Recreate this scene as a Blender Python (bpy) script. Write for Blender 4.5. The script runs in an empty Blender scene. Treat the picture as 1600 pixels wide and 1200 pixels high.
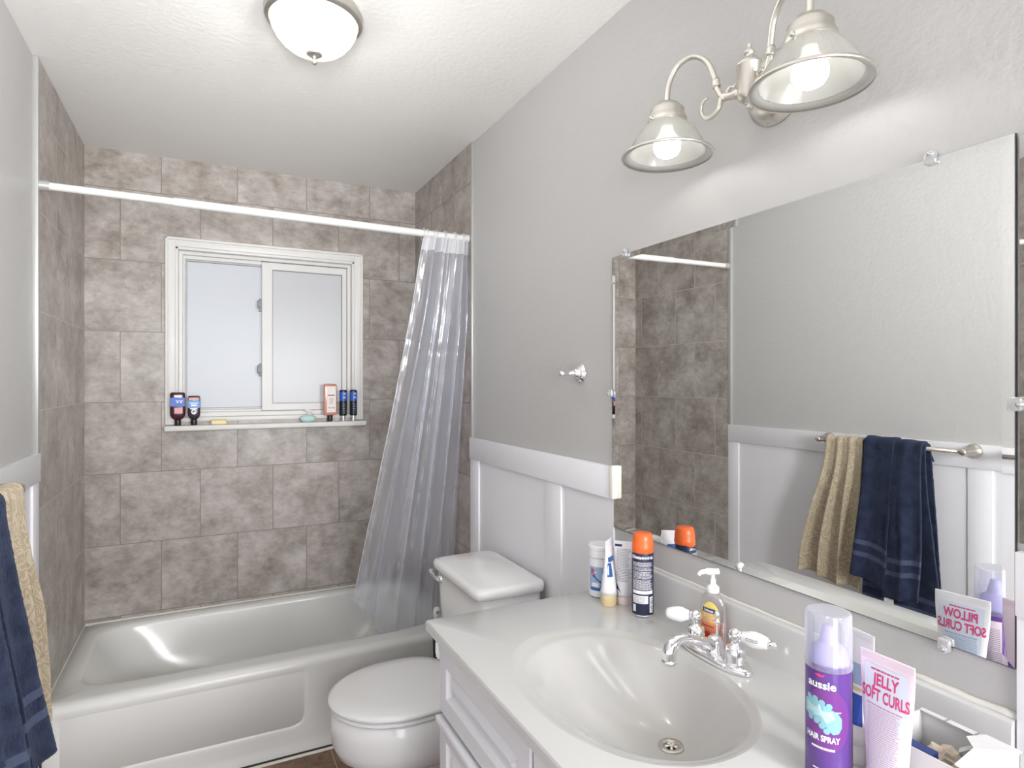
import bpy, bmesh, math, random
from mathutils import Vector, Matrix, noise
random.seed(4)
PI = math.pi
C = bpy.context.scene.collection
sc = bpy.context.scene

# ------------------------------------------------------------------ camera
F_PX, CX, CY = 947.0, 800.0, 598.0
H = 1.415
TH = math.atan(475 / 947)
cam_d = bpy.data.cameras.new('camera')
cam = bpy.data.objects.new('camera', cam_d); C.objects.link(cam)
cam.location = (0, 0, H)
cam.rotation_euler = (PI / 2, 0, -TH)
cam_d.sensor_fit = 'HORIZONTAL'; cam_d.sensor_width = 36
cam_d.lens = 36 * F_PX / 1600
cam_d.shift_y = -(600 - CY) / 1600
cam_d.clip_start = 0.02
sc.camera = cam

# ------------------------------------------------------------------ world, lights, exposure
w = bpy.data.worlds.new('world'); sc.world = w; w.use_nodes = True
w.node_tree.nodes['Background'].inputs[0].default_value = (0.93, 0.95, 1.0, 1)
w.node_tree.nodes['Background'].inputs[1].default_value = 2.9
sc.view_settings.view_transform = 'Standard'; sc.view_settings.look = 'None'
sc.view_settings.exposure = 0.93; sc.view_settings.gamma = 1.0
sc.view_settings.use_curve_mapping = False
BULB_E = 8.0      # vanity bulbs
CEIL_W = 4.2       # ceiling fixture
DOORWAY_FILL_W = 27.0      # fill light added out of view beyond the doorway
WIN_E = 0.19       # daylight behind the frosted panes

def point_light(name, loc, watts, radius, col=(1, 1, 1)):
    d = bpy.data.lights.new(name, 'POINT'); d.energy = watts; d.shadow_soft_size = radius; d.color = col
    o = bpy.data.objects.new(name, d); C.objects.link(o); o.location = loc
    return o

UP_FILL_W = 4.2     # unseen fill light added near the camera, aimed up and forward
fd = bpy.data.lights.new('upward_fill', 'AREA'); fd.energy = UP_FILL_W; fd.shape = 'DISK'; fd.size = 0.4; fd.color = (0.96, 0.98, 1.0); fd.spread = math.radians(75)
fo = bpy.data.objects.new('upward_fill', fd); C.objects.link(fo); fo.location = (-0.10, -0.10, 1.60); fo.rotation_euler = Vector((0.20, 2.3, 0.95)).to_track_quat('-Z', 'Y').to_euler()
SIDE_W = 15.5      # fill light added behind the camera on the right, no real source
sd = bpy.data.lights.new('side_fill', 'AREA'); sd.energy = SIDE_W; sd.shape = 'DISK'; sd.size = 0.6; sd.spread = math.radians(120)
so = bpy.data.objects.new('side_fill', sd); C.objects.link(so); so.location = (0.92, -0.7, 1.5); so.rotation_euler = Vector((-0.55, 1.0, 0.05)).to_track_quat('-Z', 'Y').to_euler()
hd = bpy.data.lights.new('doorway_fill', 'AREA'); hd.energy = DOORWAY_FILL_W; hd.shape = 'RECTANGLE'; hd.size = 1.1; hd.size_y = 1.1
hd.color = (1.0, 0.985, 0.96)
ho = bpy.data.objects.new('doorway_fill', hd); C.objects.link(ho); ho.location = (0.15, -1.95, 2.38)
ho.rotation_euler = (math.radians(52), 0, 0)

# ------------------------------------------------------------------ materials
def lin(hexs):
    h = hexs.lstrip('#')
    out = []
    for i in (0, 2, 4):
        c = int(h[i:i + 2], 16) / 255
        out.append(c / 12.92 if c <= 0.04045 else ((c + 0.055) / 1.055) ** 2.4)
    return (*out, 1)

def newmat(name):
    m = bpy.data.materials.new(name); m.use_nodes = True
    nt = m.node_tree
    return m, nt, nt.nodes['Principled BSDF']

def link(nt, a, b): nt.links.new(a, b)

def add_bump(nt, b, scale, strength, dist=0.002, detail=3):
    tc = nt.nodes.new('ShaderNodeTexCoord')
    n = nt.nodes.new('ShaderNodeTexNoise'); n.inputs['Scale'].default_value = scale; n.inputs['Detail'].default_value = detail
    bp = nt.nodes.new('ShaderNodeBump'); bp.inputs['Strength'].default_value = strength; bp.inputs['Distance'].default_value = dist
    link(nt, tc.outputs['Object'], n.inputs['Vector'])
    link(nt, n.outputs[0], bp.inputs['Height']); link(nt, bp.outputs[0], b.inputs['Normal'])

def mat(name, col, rough=0.5, metal=0.0, spec=0.5, vary=0.03, vscale=12, bump=None, coat=0, **kw):
    """principled with a faint procedural mottling of the colour"""
    m, nt, b = newmat(name)
    c = lin(col) if isinstance(col, str) else (*col, 1)
    tc = nt.nodes.new('ShaderNodeTexCoord')
    n = nt.nodes.new('ShaderNodeTexNoise'); n.inputs['Scale'].default_value = vscale; n.inputs['Detail'].default_value = 4
    link(nt, tc.outputs['Object'], n.inputs['Vector'])
    mr = nt.nodes.new('ShaderNodeMapRange'); mr.inputs['To Min'].default_value = 1 - vary; mr.inputs['To Max'].default_value = 1 + vary
    link(nt, n.outputs[0], mr.inputs['Value'])
    mx = nt.nodes.new('ShaderNodeVectorMath'); mx.operation = 'SCALE'; mx.inputs[0].default_value = c[:3]
    link(nt, mr.outputs[0], mx.inputs['Scale'])
    link(nt, mx.outputs[0], b.inputs['Base Color'])
    b.inputs['Roughness'].default_value = rough; b.inputs['Metallic'].default_value = metal
    b.inputs['Specular IOR Level'].default_value = spec
    b.inputs['Coat Weight'].default_value = coat
    for k, v in kw.items(): b.inputs[k].default_value = v
    if bump: add_bump(nt, b, *bump)
    return m

M = {}
M['wall'] = mat('wall_paint', '#c2c1c0', 0.42, spec=0.35, vary=0.012, vscale=3, bump=(70, 0.35, 0.004, 4))
M['ceiling'] = mat('ceiling_paint', '#efeeeb', 0.5, spec=0.3, vary=0.015, vscale=3, bump=(60, 0.3, 0.005, 4))
M['white_trim'] = mat('white_trim_paint', '#f0f0f4', 0.4, vary=0.01, bump=(30, 0.08, 0.002))
M['cream'] = mat('cream_edge', '#eeebe0', 0.4)
M['vinyl'] = mat('vinyl_frame', '#d6d5d3', 0.35, vary=0.01)
M['casing'] = mat('casing_white', '#dddcd9', 0.4, vary=0.01)
M['enamel'] = mat('tub_enamel', '#dededb', 0.2, spec=0.5, vary=0.012, vscale=3)
M['porcelain'] = mat('porcelain', '#eeeeee', 0.09, spec=0.55, vary=0.008)
M['seat'] = mat('seat_plastic', '#efefef', 0.13, spec=0.5, vary=0.008)
M['marble'] = mat('cultured_marble', '#cacac9', 0.16, spec=0.5, vary=0.02, vscale=2.5)
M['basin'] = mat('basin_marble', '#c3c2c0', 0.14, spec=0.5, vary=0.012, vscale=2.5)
M['cabinet'] = mat('cabinet_paint', '#dfdfe3', 0.33, vary=0.01)
M['chrome'] = mat('chrome', (0.88, 0.88, 0.9), 0.05, metal=1, vary=0.01)
M['nickel'] = mat('brushed_nickel', (0.62, 0.59, 0.54), 0.3, metal=1, vary=0.03)
M['satin'] = mat('satin_nickel', (0.76, 0.73, 0.67), 0.3, metal=1, vary=0.03)
M['darkmetal'] = mat('dark_metal', (0.12, 0.12, 0.12), 0.4, metal=0.8)
M['alu'] = mat('aluminium_edge', '#b9b9b7', 0.35, metal=0.35)
M['latchgrey'] = mat('latch_grey', '#8f8f90', 0.5)
M['caulk2'] = mat('white_caulk', '#e0ded7', 0.5)
M['caulk'] = mat('dark_caulk', '#2e2823', 0.8, vary=0.3, vscale=40)
M['black'] = mat('black_plastic', '#1d1d22', 0.35)
M['whitepl'] = mat('white_plastic', '#ededee', 0.3, vary=0.01)
M['rod'] = mat('rod_enamel', '#dededc', 0.3, vary=0.01)
M['orange'] = mat('orange_plastic', '#ee6a2c', 0.32)
M['navy'] = mat('navy_label', '#252a49', 0.3)
M['ink'] = mat('navy_ink', '#2b3052', 0.5)
M['blue'] = mat('blue_print', '#2f62a6', 0.4)
M['ltblue'] = mat('light_blue_print', '#9fb4d6', 0.4)
M['red'] = mat('red_print', '#c8434c', 0.4)
M['grey'] = mat('grey_print', '#8d8d93', 0.5)
M['whiteink'] = mat('white_ink', '#f0f0f4', 0.4)
M['tan'] = mat('tan_cap', '#dcc89c', 0.4)
M['pinkwhite'] = mat('pale_pink_cap', '#f0dfda', 0.35)
M['purple'] = mat('purple_label', '#5f3d8a', 0.25, vary=0.12, vscale=9)
M['magenta'] = mat('magenta_glow_print', '#733b8a', 0.3)
M['teal'] = mat('teal_print', '#86b9c4', 0.35)
M['tealpale'] = mat('pale_teal_print', '#b0cdd3', 0.35)
M['lilac'] = mat('lilac_nozzle', '#b7addf', 0.35)
M['pink'] = mat('pink_print', '#d8417f', 0.4)
M['pinkline'] = mat('pink_small_print', '#d59bb6', 0.5)
M['bluelabel'] = mat('pale_label', '#d9dfee', 0.35)
M['tubepink'] = mat('pink_tube', '#ecd9e6', 0.3)
M['tubewhite'] = mat('white_tube', '#eeecf0', 0.3)
M['softyellow'] = mat('yellow_print', '#f4cf62', 0.35)
M['card'] = mat('white_card', '#d6d6d6', 0.6)
M['cardin'] = mat('card_inside', '#d9d2c8', 0.7)
M['navycard'] = mat('navy_card', '#2c3c78', 0.45)
M['royal'] = mat('royal_blue_print', '#2f4fa8', 0.4)
M['tissue'] = mat('beige_paper', '#d8cbb6', 0.8, vary=0.15, vscale=50)
M['soap'] = mat('yellow_soap', '#ecdba8', 0.45)
M['mint'] = mat('mint_soap', '#bfe0dc', 0.3)
M['maroon'] = mat('maroon_body_wash', '#45202b', 0.2)
M['maroonb'] = mat('brown_body_wash', '#3c2a35', 0.2)
M['coral'] = mat('coral_print', '#d9a0a6', 0.4)
M['royalb'] = mat('blue_band', '#2f5fc4', 0.35)
M['skyb'] = mat('sky_blue_band', '#4f8fd8', 0.35)
M['amber'] = mat('amber_bottle', '#c98a76', 0.2)
M['cream_label'] = mat('cream_label', '#e6ddd6', 0.4)
M['silver'] = mat('silver_cap', (0.8, 0.8, 0.82), 0.25, metal=0.9)
M['tag'] = mat('tag_cloth', '#e8e6e2', 0.8)

def grad_label():
    m, nt, b = newmat('peach_gradient_label')
    tc = nt.nodes.new('ShaderNodeTexCoord'); sp = nt.nodes.new('ShaderNodeSeparateXYZ')
    link(nt, tc.outputs['Generated'], sp.inputs[0])
    n = nt.nodes.new('ShaderNodeTexNoise'); n.inputs['Scale'].default_value = 3
    ad = nt.nodes.new('ShaderNodeMath'); ad.operation = 'MULTIPLY_ADD'; ad.inputs[1].default_value = 0.3
    link(nt, n.outputs[0], ad.inputs[0]); link(nt, sp.outputs['Z'], ad.inputs[2])
    r = nt.nodes.new('ShaderNodeValToRGB'); e = r.color_ramp.elements
    e[0].position = 0.15; e[0].color = lin('#d9606a'); e[1].position = 1.05; e[1].color = lin('#f5dc78')
    x = r.color_ramp.elements.new(0.55); x.color = lin('#ee9a6c')
    x = r.color_ramp.elements.new(0.78); x.color = lin('#f4c268')
    link(nt, ad.outputs[0], r.inputs[0]); link(nt, r.outputs[0], b.inputs['Base Color']); b.inputs['Roughness'].default_value = 0.35
    return m
M['peach'] = grad_label()

def clear_mat(name, col, white=0.25, rough=0.08, gloss=0.12, whitecol=None):
    """thin clear/frosted plastic: transparent + a little milky diffuse/translucent + gloss"""
    m = bpy.data.materials.new(name); m.use_nodes = True; nt = m.node_tree
    for n in list(nt.nodes): nt.nodes.remove(n)
    out = nt.nodes.new('ShaderNodeOutputMaterial')
    tr = nt.nodes.new('ShaderNodeBsdfTransparent'); tr.inputs[0].default_value = lin(col)
    df = nt.nodes.new('ShaderNodeBsdfDiffuse'); tl = nt.nodes.new('ShaderNodeBsdfTranslucent')
    wc = lin(whitecol or '#f4f5f8')
    df.inputs[0].default_value = wc; tl.inputs[0].default_value = wc
    m1 = nt.nodes.new('ShaderNodeMixShader'); m1.inputs[0].default_value = 0.45
    link(nt, df.outputs[0], m1.inputs[1]); link(nt, tl.outputs[0], m1.inputs[2])
    lw = nt.nodes.new('ShaderNodeLayerWeight'); lw.inputs[0].default_value = 0.5
    pw = nt.nodes.new('ShaderNodeMath'); pw.operation = 'POWER'; pw.inputs[1].default_value = 1.6
    mr = nt.nodes.new('ShaderNodeMapRange'); mr.inputs['To Min'].default_value = white; mr.inputs['To Max'].default_value = min(1, white + 0.5)
    link(nt, lw.outputs['Facing'], pw.inputs[0]); link(nt, pw.outputs[0], mr.inputs['Value'])
    m2 = nt.nodes.new('ShaderNodeMixShader'); link(nt, mr.outputs[0], m2.inputs[0])
    link(nt, tr.outputs[0], m2.inputs[1]); link(nt, m1.outputs[0], m2.inputs[2])
    gl = nt.nodes.new('ShaderNodeBsdfGlossy'); gl.inputs['Roughness'].default_value = rough; gl.inputs[0].default_value = (1, 1, 1, 1)
    g2 = nt.nodes.new('ShaderNodeMath'); g2.operation = 'MULTIPLY_ADD'; g2.inputs[1].default_value = 0.5; g2.inputs[2].default_value = gloss
    link(nt, pw.outputs[0], g2.inputs[0])
    m3 = nt.nodes.new('ShaderNodeMixShader'); link(nt, g2.outputs[0], m3.inputs[0])
    link(nt, m2.outputs[0], m3.inputs[1]); link(nt, gl.outputs[0], m3.inputs[2])
    link(nt, m3.outputs[0], out.inputs[0])
    return m
M['vinyl_sheet'] = clear_mat('clear_vinyl_sheet', '#fafbff', 0.30, 0.09, 0.13, '#eef2fd')
M['header'] = clear_mat('milky_vinyl_header', '#ffffff', 0.62, 0.3, 0.05)
M['clearcap'] = clear_mat('clear_cap', '#eef0fa', 0.22, 0.1, 0.07)
M['clearbottle'] = clear_mat('clear_bottle', '#f6f2f4', 0.12, 0.06, 0.08)
M['clearclip'] = clear_mat('clear_clip', '#f6f6f6', 0.3, 0.1, 0.15)
M['peachliquid'] = clear_mat('peach_liquid', '#f8d8c8', 0.4, 0.3, 0.02, '#f3c4ae')
M['shade'] = clear_mat('ribbed_shade_glass', '#fffdf8', 0.72, 0.15, 0.05, '#a4a4a0')
M['dome'] = clear_mat('alabaster_dome_glass', '#fffdf6', 0.55, 0.2, 0.04, '#6f6f6b')
M['fogged'] = clear_mat('clear_ring', '#ffffff', 0.45, 0.2, 0.1)

def emit(name, col, s):
    m = bpy.data.materials.new(name); m.use_nodes = True; nt = m.node_tree; b = nt.nodes['Principled BSDF']
    b.inputs['Base Color'].default_value = (0.8, 0.8, 0.8, 1)
    b.inputs['Emission Color'].default_value = (*col, 1); b.inputs['Emission Strength'].default_value = s
    b.inputs['Roughness'].default_value = 0.3
    return m
M['bulb'] = emit('lit_bulb', (1.0, 0.985, 0.96), BULB_E)

def pane(name, col, s, rough):
    m, nt, b = newmat(name)
    b.inputs['Base Color'].default_value = (0.25, 0.25, 0.26, 1); b.inputs['Roughness'].default_value = rough
    tc = nt.nodes.new('ShaderNodeTexCoord'); n = nt.nodes.new('ShaderNodeTexNoise'); n.inputs['Scale'].default_value = 2.2
    link(nt, tc.outputs['Object'], n.inputs['Vector'])
    r = nt.nodes.new('ShaderNodeMapRange'); r.inputs['To Min'].default_value = 0.9; r.inputs['To Max'].default_value = 1.1
    link(nt, n.outputs[0], r.inputs['Value'])
    v = nt.nodes.new('ShaderNodeVectorMath'); v.operation = 'SCALE'; v.inputs[0].default_value = col; link(nt, r.outputs[0], v.inputs['Scale'])
    link(nt, v.outputs[0], b.inputs['Emission Color']); b.inputs['Emission Strength'].default_value = s
    add_bump(nt, b, 220, 0.4, 0.001)
    return m
M['pane_l'] = pane('frosted_pane_day', (0.86, 0.92, 1.0), WIN_E, 0.35)
M['pane_r'] = pane('frosted_pane_screened', (0.95, 0.97, 0.99), WIN_E * 0.8, 0.3)

def tile_mat(name, axis, u0, dark=0.86, grout='#8d857d'):
    """running bond stone tiles 31.8 x 31.75 cm; axis 0: u = x, axis 1: u = y (object = world metres)"""
    m, nt, b = newmat(name)
    tc = nt.nodes.new('ShaderNodeTexCoord'); sp = nt.nodes.new('ShaderNodeSeparateXYZ'); link(nt, tc.outputs['Object'], sp.inputs[0])
    cb = nt.nodes.new('ShaderNodeCombineXYZ')
    au = nt.nodes.new('ShaderNodeMath'); au.operation = 'ADD'; au.inputs[1].default_value = -u0 + 3.18
    az = nt.nodes.new('ShaderNodeMath'); az.operation = 'ADD'; az.inputs[1].default_value = -0.375 + 0.3175 * 4
    link(nt, sp.outputs[axis], au.inputs[0]); link(nt, sp.outputs[2], az.inputs[0])
    link(nt, au.outputs[0], cb.inputs[0]); link(nt, az.outputs[0], cb.inputs[1])
    br = nt.nodes.new('ShaderNodeTexBrick')
    br.inputs['Scale'].default_value = 1; br.inputs['Brick Width'].default_value = 0.318; br.inputs['Row Height'].default_value = 0.3175
    br.inputs['Mortar Size'].default_value = 0.0020; br.inputs['Mortar Smooth'].default_value = 0.3; br.offset = 0.5
    br.inputs['Color1'].default_value = (0, 0, 0, 1); br.inputs['Color2'].default_value = (1, 1, 1, 1); br.inputs['Mortar'].default_value = (0.5, 0.5, 0.5, 1)
    link(nt, cb.outputs[0], br.inputs['Vector'])
    wv = nt.nodes.new('ShaderNodeMath'); wv.operation = 'MULTIPLY'; wv.inputs[1].default_value = 37; link(nt, br.outputs['Color'], wv.inputs[0])
    def nz(scale, detail, rough, dist=0.0, anis=None):
        n = nt.nodes.new('ShaderNodeTexNoise'); n.noise_dimensions = '4D'
        n.inputs['Scale'].default_value = scale; n.inputs['Detail'].default_value = detail; n.inputs['Roughness'].default_value = rough
        n.inputs['Distortion'].default_value = dist
        if anis:
            mp = nt.nodes.new('ShaderNodeMapping'); mp.inputs['Scale'].default_value = anis
            link(nt, cb.outputs[0], mp.inputs['Vector']); link(nt, mp.outputs[0], n.inputs['Vector'])
        else: link(nt, cb.outputs[0], n.inputs['Vector'])
        link(nt, wv.outputs[0], n.inputs['W'])
        return n.outputs[0]
    big = nz(6.5, 6, 0.6, 0.3); fine = nz(24, 8, 0.7, 0.3, (1, 1.5, 1))
    a = nt.nodes.new('ShaderNodeMath'); a.operation = 'MULTIPLY_ADD'; a.inputs[1].default_value = 1.3; link(nt, big, a.inputs[0])
    b2 = nt.nodes.new('ShaderNodeMath'); b2.operation = 'MULTIPLY'; b2.inputs[1].default_value = 0.85; link(nt, fine, b2.inputs[0]); link(nt, b2.outputs[0], a.inputs[2])
    r = nt.nodes.new('ShaderNodeValToRGB'); e = r.color_ramp.elements
    def cc(h): 
        c = lin(h); return (c[0] * dark, c[1] * dark, c[2] * dark, 1)
    e[0].position = 0.26; e[0].color = cc('#8c837b'); e[1].position = 0.84; e[1].color = cc('#d2ccc7')
    x = e.new(0.46); x.color = cc('#a89f97')
    x = e.new(0.62); x.color = cc('#bab2ac')
    sc_ = nt.nodes.new('ShaderNodeMath'); sc_.operation = 'ADD'; sc_.inputs[1].default_value = -0.525
    # colour ramp works in 0..1: shift the sum
    link(nt, a.outputs[0], sc_.inputs[0]); link(nt, sc_.outputs[0], r.inputs[0])
    mx = nt.nodes.new('ShaderNodeMix'); mx.data_type = 'RGBA'; mx.inputs[7].default_value = cc(grout)
    link(nt, br.outputs['Fac'], mx.inputs[0]); link(nt, r.outputs[0], mx.inputs[6]); link(nt, mx.outputs[2], b.inputs['Base Color'])
    b.inputs['Roughness'].default_value = 0.33; b.inputs['Specular IOR Level'].default_value = 0.45
    inv = nt.nodes.new('ShaderNodeMath'); inv.operation = 'MULTIPLY_ADD'; inv.inputs[1].default_value = -1.0; link(nt, br.outputs['Fac'], inv.inputs[0])
    ff = nt.nodes.new('ShaderNodeMath'); ff.operation = 'MULTIPLY'; ff.inputs[1].default_value = 0.25; link(nt, fine, ff.inputs[0]); link(nt, ff.outputs[0], inv.inputs[2])
    bp = nt.nodes.new('ShaderNodeBump'); bp.inputs['Strength'].default_value = 0.35; bp.inputs['Distance'].default_value = 0.002
    link(nt, inv.outputs[0], bp.inputs['Height']); link(nt, bp.outputs[0], b.inputs['Normal'])
    return m
M['tile_back'] = tile_mat('stone_tile_back', 0, -0.032)
M['tile_left'] = tile_mat('stone_tile_left', 1, 2.659, 0.92, '#cfc6ba')  # paler grout: light caught by this wall's joints is put into the colour
M['tile_right'] = tile_mat('stone_tile_right', 1, 2.62)

def floor_mat():
    m, nt, b = newmat('brown_slate_tile')
    tc = nt.nodes.new('ShaderNodeTexCoord')
    mp = nt.nodes.new('ShaderNodeMapping'); mp.inputs['Location'].default_value = (-0.424 + 3.3, -2.435 + 3.3, 0); link(nt, tc.outputs['Object'], mp.inputs[0])
    br = nt.nodes.new('ShaderNodeTexBrick'); br.offset = 0
    br.inputs['Scale'].default_value = 1; br.inputs['Brick Width'].default_value = 0.33; br.inputs['Row Height'].default_value = 0.33
    br.inputs['Mortar Size'].default_value = 0.0025; br.inputs['Color1'].default_value = (0, 0, 0, 1); br.inputs['Color2'].default_value = (1, 1, 1, 1)
    link(nt, mp.outputs[0], br.inputs['Vector'])
    n = nt.nodes.new('ShaderNodeTexNoise'); n.noise_dimensions = '4D'; n.inputs['Scale'].default_value = 18; n.inputs['Detail'].default_value = 8
    n.inputs['Roughness'].default_value = 0.7; n.inputs['Distortion'].default_value = 1
    link(nt, mp.outputs[0], n.inputs['Vector']); link(nt, br.outputs['Color'], n.inputs['W'])
    r = nt.nodes.new('ShaderNodeValToRGB'); e = r.color_ramp.elements
    e[0].position = 0.35; e[0].color = lin('#5d4433'); e[1].position = 0.68; e[1].color = lin('#8f7158')
    link(nt, n.outputs[0], r.inputs[0])
    mx = nt.nodes.new('ShaderNodeMix'); mx.data_type = 'RGBA'; mx.inputs[7].default_value = lin('#a8957f')
    link(nt, br.outputs['Fac'], mx.inputs[0]); link(nt, r.outputs[0], mx.inputs[6]); link(nt, mx.outputs[2], b.inputs['Base Color'])
    b.inputs['Roughness'].default_value = 0.45
    bp = nt.nodes.new('ShaderNodeBump'); bp.inputs['Strength'].default_value = 0.4; bp.inputs['Distance'].default_value = 0.003
    link(nt, n.outputs[0], bp.inputs['Height']); link(nt, bp.outputs[0], b.inputs['Normal'])
    return m
M['floor'] = floor_mat()

def mirror_mat():
    m, nt, b = newmat('silvered_glass')
    b.inputs['Base Color'].default_value = (0.86, 0.87, 0.86, 1); b.inputs['Metallic'].default_value = 1
    tc = nt.nodes.new('ShaderNodeTexCoord'); n = nt.nodes.new('ShaderNodeTexNoise'); n.inputs['Scale'].default_value = 6
    link(nt, tc.outputs['Object'], n.inputs['Vector'])
    r = nt.nodes.new('ShaderNodeMapRange'); r.inputs['To Min'].default_value = 0.0; r.inputs['To Max'].default_value = 0.012
    link(nt, n.outputs[0], r.inputs['Value']); link(nt, r.outputs[0], b.inputs['Roughness'])
    return m
M['mirror'] = mirror_mat()

def towel_mat(name, kind):
    m, nt, b = newmat(name)
    tc = nt.nodes.new('ShaderNodeTexCoord'); uv = nt.nodes.new('ShaderNodeSeparateXYZ'); link(nt, tc.outputs['UV'], uv.inputs[0])
    fz = nt.nodes.new('ShaderNodeTexNoise'); fz.inputs['Scale'].default_value = 420; fz.inputs['Detail'].default_value = 3
    link(nt, tc.outputs['Object'], fz.inputs['Vector'])
    b.inputs['Roughness'].default_value = 1.0; b.inputs['Specular IOR Level'].default_value = 0.1
    b.inputs['Sheen Weight'].default_value = 0.5; b.inputs['Sheen Roughness'].default_value = 0.5
    r = nt.nodes.new('ShaderNodeValToRGB'); e = r.color_ramp.elements
    if kind == 'beige':
        n = nt.nodes.new('ShaderNodeTexNoise'); n.inputs['Scale'].default_value = 22; n.inputs['Detail'].default_value = 0; n.inputs['Distortion'].default_value = 1.2
        link(nt, tc.outputs['UV'], n.inputs['Vector'])
        s = nt.nodes.new('ShaderNodeMath'); s.operation = 'MULTIPLY'; s.inputs[1].default_value = 30; link(nt, n.outputs[0], s.inputs[0])
        si = nt.nodes.new('ShaderNodeMath'); si.operation = 'SINE'; link(nt, s.outputs[0], si.inputs[0])
        e[0].position = 0.40; e[0].color = lin('#b3a48b'); e[1].position = 0.75; e[1].color = lin('#cabda7')
        mr = nt.nodes.new('ShaderNodeMapRange'); mr.inputs['From Min'].default_value = -1; link(nt, si.outputs[0], mr.inputs['Value'])
        link(nt, mr.outputs[0], r.inputs[0]); base = r.outputs[0]
        b.inputs['Sheen Tint'].default_value = lin('#e8dcc8')
    else:
        # woven bands near the hem: uv.y is metres above the hem
        def band(a0, a1):
            g = nt.nodes.new('ShaderNodeMath'); g.operation = 'GREATER_THAN'; g.inputs[1].default_value = a0; link(nt, uv.outputs[1], g.inputs[0])
            l = nt.nodes.new('ShaderNodeMath'); l.operation = 'LESS_THAN'; l.inputs[1].default_value = a1; link(nt, uv.outputs[1], l.inputs[0])
            mm = nt.nodes.new('ShaderNodeMath'); mm.operation = 'MULTIPLY'; link(nt, g.outputs[0], mm.inputs[0]); link(nt, l.outputs[0], mm.inputs[1]); return mm
        s = nt.nodes.new('ShaderNodeMath'); s.operation = 'ADD'; link(nt, band(0.082, 0.100).outputs[0], s.inputs[0]); link(nt, band(0.128, 0.146).outputs[0], s.inputs[1])
        nn = nt.nodes.new('ShaderNodeTexNoise'); nn.inputs['Scale'].default_value = 30; link(nt, tc.outputs['Object'], nn.inputs['Vector'])
        e[0].position = 0.3; e[0].color = lin('#20273a'); e[1].position = 0.75; e[1].color = lin('#333b51'); link(nt, nn.outputs[0], r.inputs[0])
        mx = nt.nodes.new('ShaderNodeMix'); mx.data_type = 'RGBA'; mx.inputs[7].default_value = lin('#495169')
        link(nt, s.outputs[0], mx.inputs[0]); link(nt, r.outputs[0], mx.inputs[6]); base = mx.outputs[2]
        b.inputs['Sheen Tint'].default_value = lin('#7b839a')
    link(nt, base, b.inputs['Base Color'])
    bp = nt.nodes.new('ShaderNodeBump'); bp.inputs['Strength'].default_value = 0.9; bp.inputs['Distance'].default_value = 0.004
    link(nt, fz.outputs[0], bp.inputs['Height']); link(nt, bp.outputs[0], b.inputs['Normal'])
    return m
M['towel_navy'] = towel_mat('navy_terry', 'navy'); M['towel_beige'] = towel_mat('beige_jacquard_terry', 'beige')

# ------------------------------------------------------------------ mesh helpers
WB = {}
def base_of(o):
    return WB.get(o.name, Vector((0, 0, 0))) if o else Vector((0, 0, 0))

def tag(o, label=None, cat=None, group=None, kind=None):
    if label: o['label'] = label
    if cat: o['category'] = cat
    if group: o['group'] = group
    if kind: o['kind'] = kind
    return o

def thing(name, loc, label, cat, group=None):
    o = bpy.data.objects.new(name, None); o.empty_display_size = 0.05; C.objects.link(o); o.location = loc
    WB[o.name] = Vector(loc)
    return tag(o, label, cat, group)

def obj(name, bm, m, parent=None, smooth=False, label=None):
    """link a bmesh (built in world metres) as one mesh object"""
    off = base_of(parent)
    if parent is not None: bmesh.ops.translate(bm, verts=bm.verts, vec=-off)
    bmesh.ops.recalc_face_normals(bm, faces=bm.faces)
    me = bpy.data.meshes.new(name); bm.to_mesh(me); bm.free()
    if smooth: me.polygons.foreach_set('use_smooth', [True] * len(me.polygons))
    o = bpy.data.objects.new(name, me); C.objects.link(o)
    for mm in (m if isinstance(m, (list, tuple)) else [m]): me.materials.append(M[mm])
    if parent is not None:
        o.parent = parent; WB[o.name] = off
    if smooth == 'auto':
        me.set_sharp_from_angle(angle=math.radians(24))
    if label: o['label'] = label
    return o

def BM(): return bmesh.new()

def box(bm, x0, x1, y0, y1, z0, z1, bev=0.0, seg=2, mi=0):
    b = bmesh.new(); bmesh.ops.create_cube(b, size=1)
    for v in b.verts:
        v.co = Vector(((x0 + x1) / 2 + v.co.x * abs(x1 - x0), (y0 + y1) / 2 + v.co.y * abs(y1 - y0), (z0 + z1) / 2 + v.co.z * abs(z1 - z0)))
    if bev > 0: bmesh.ops.bevel(b, geom=list(b.edges), offset=bev, segments=seg, affect='EDGES', profile=0.5)
    for f in b.faces: f.material_index = mi
    me = bpy.data.meshes.new('tmp'); b.to_mesh(me); b.free(); bm.from_mesh(me); bpy.data.meshes.remove(me)
    return bm

def frame(bm, x0, x1, z0, z1, l, r, b, t, y0, y1, bev=0.002):
    """mitred rectangular frame in the xz plane, front at y0"""
    def R_(d, y): return [Vector((x0 + d, y, z0 + d)), Vector((x1 - d, y, z0 + d)), Vector((x1 - d, y, z1 - d)), Vector((x0 + d, y, z1 - d))]
    def I_(d, y): return [Vector((x0 + l - d, y, z0 + b - d)), Vector((x1 - r + d, y, z0 + b - d)), Vector((x1 - r + d, y, z1 - t + d)), Vector((x0 + l - d, y, z1 - t + d))]
    rr = [R_(0, y1), R_(0, y0 + bev), R_(bev, y0), I_(bev, y0), I_(0, y0 + bev), I_(0, y1)]
    vs = [[bm.verts.new(p) for p in q] for q in rr]; rr = vs + [vs[0]]
    for i in range(len(rr) - 1):
        for j in range(4): bm.faces.new((rr[i][j], rr[i][(j + 1) % 4], rr[i + 1][(j + 1) % 4], rr[i + 1][j]))

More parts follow.
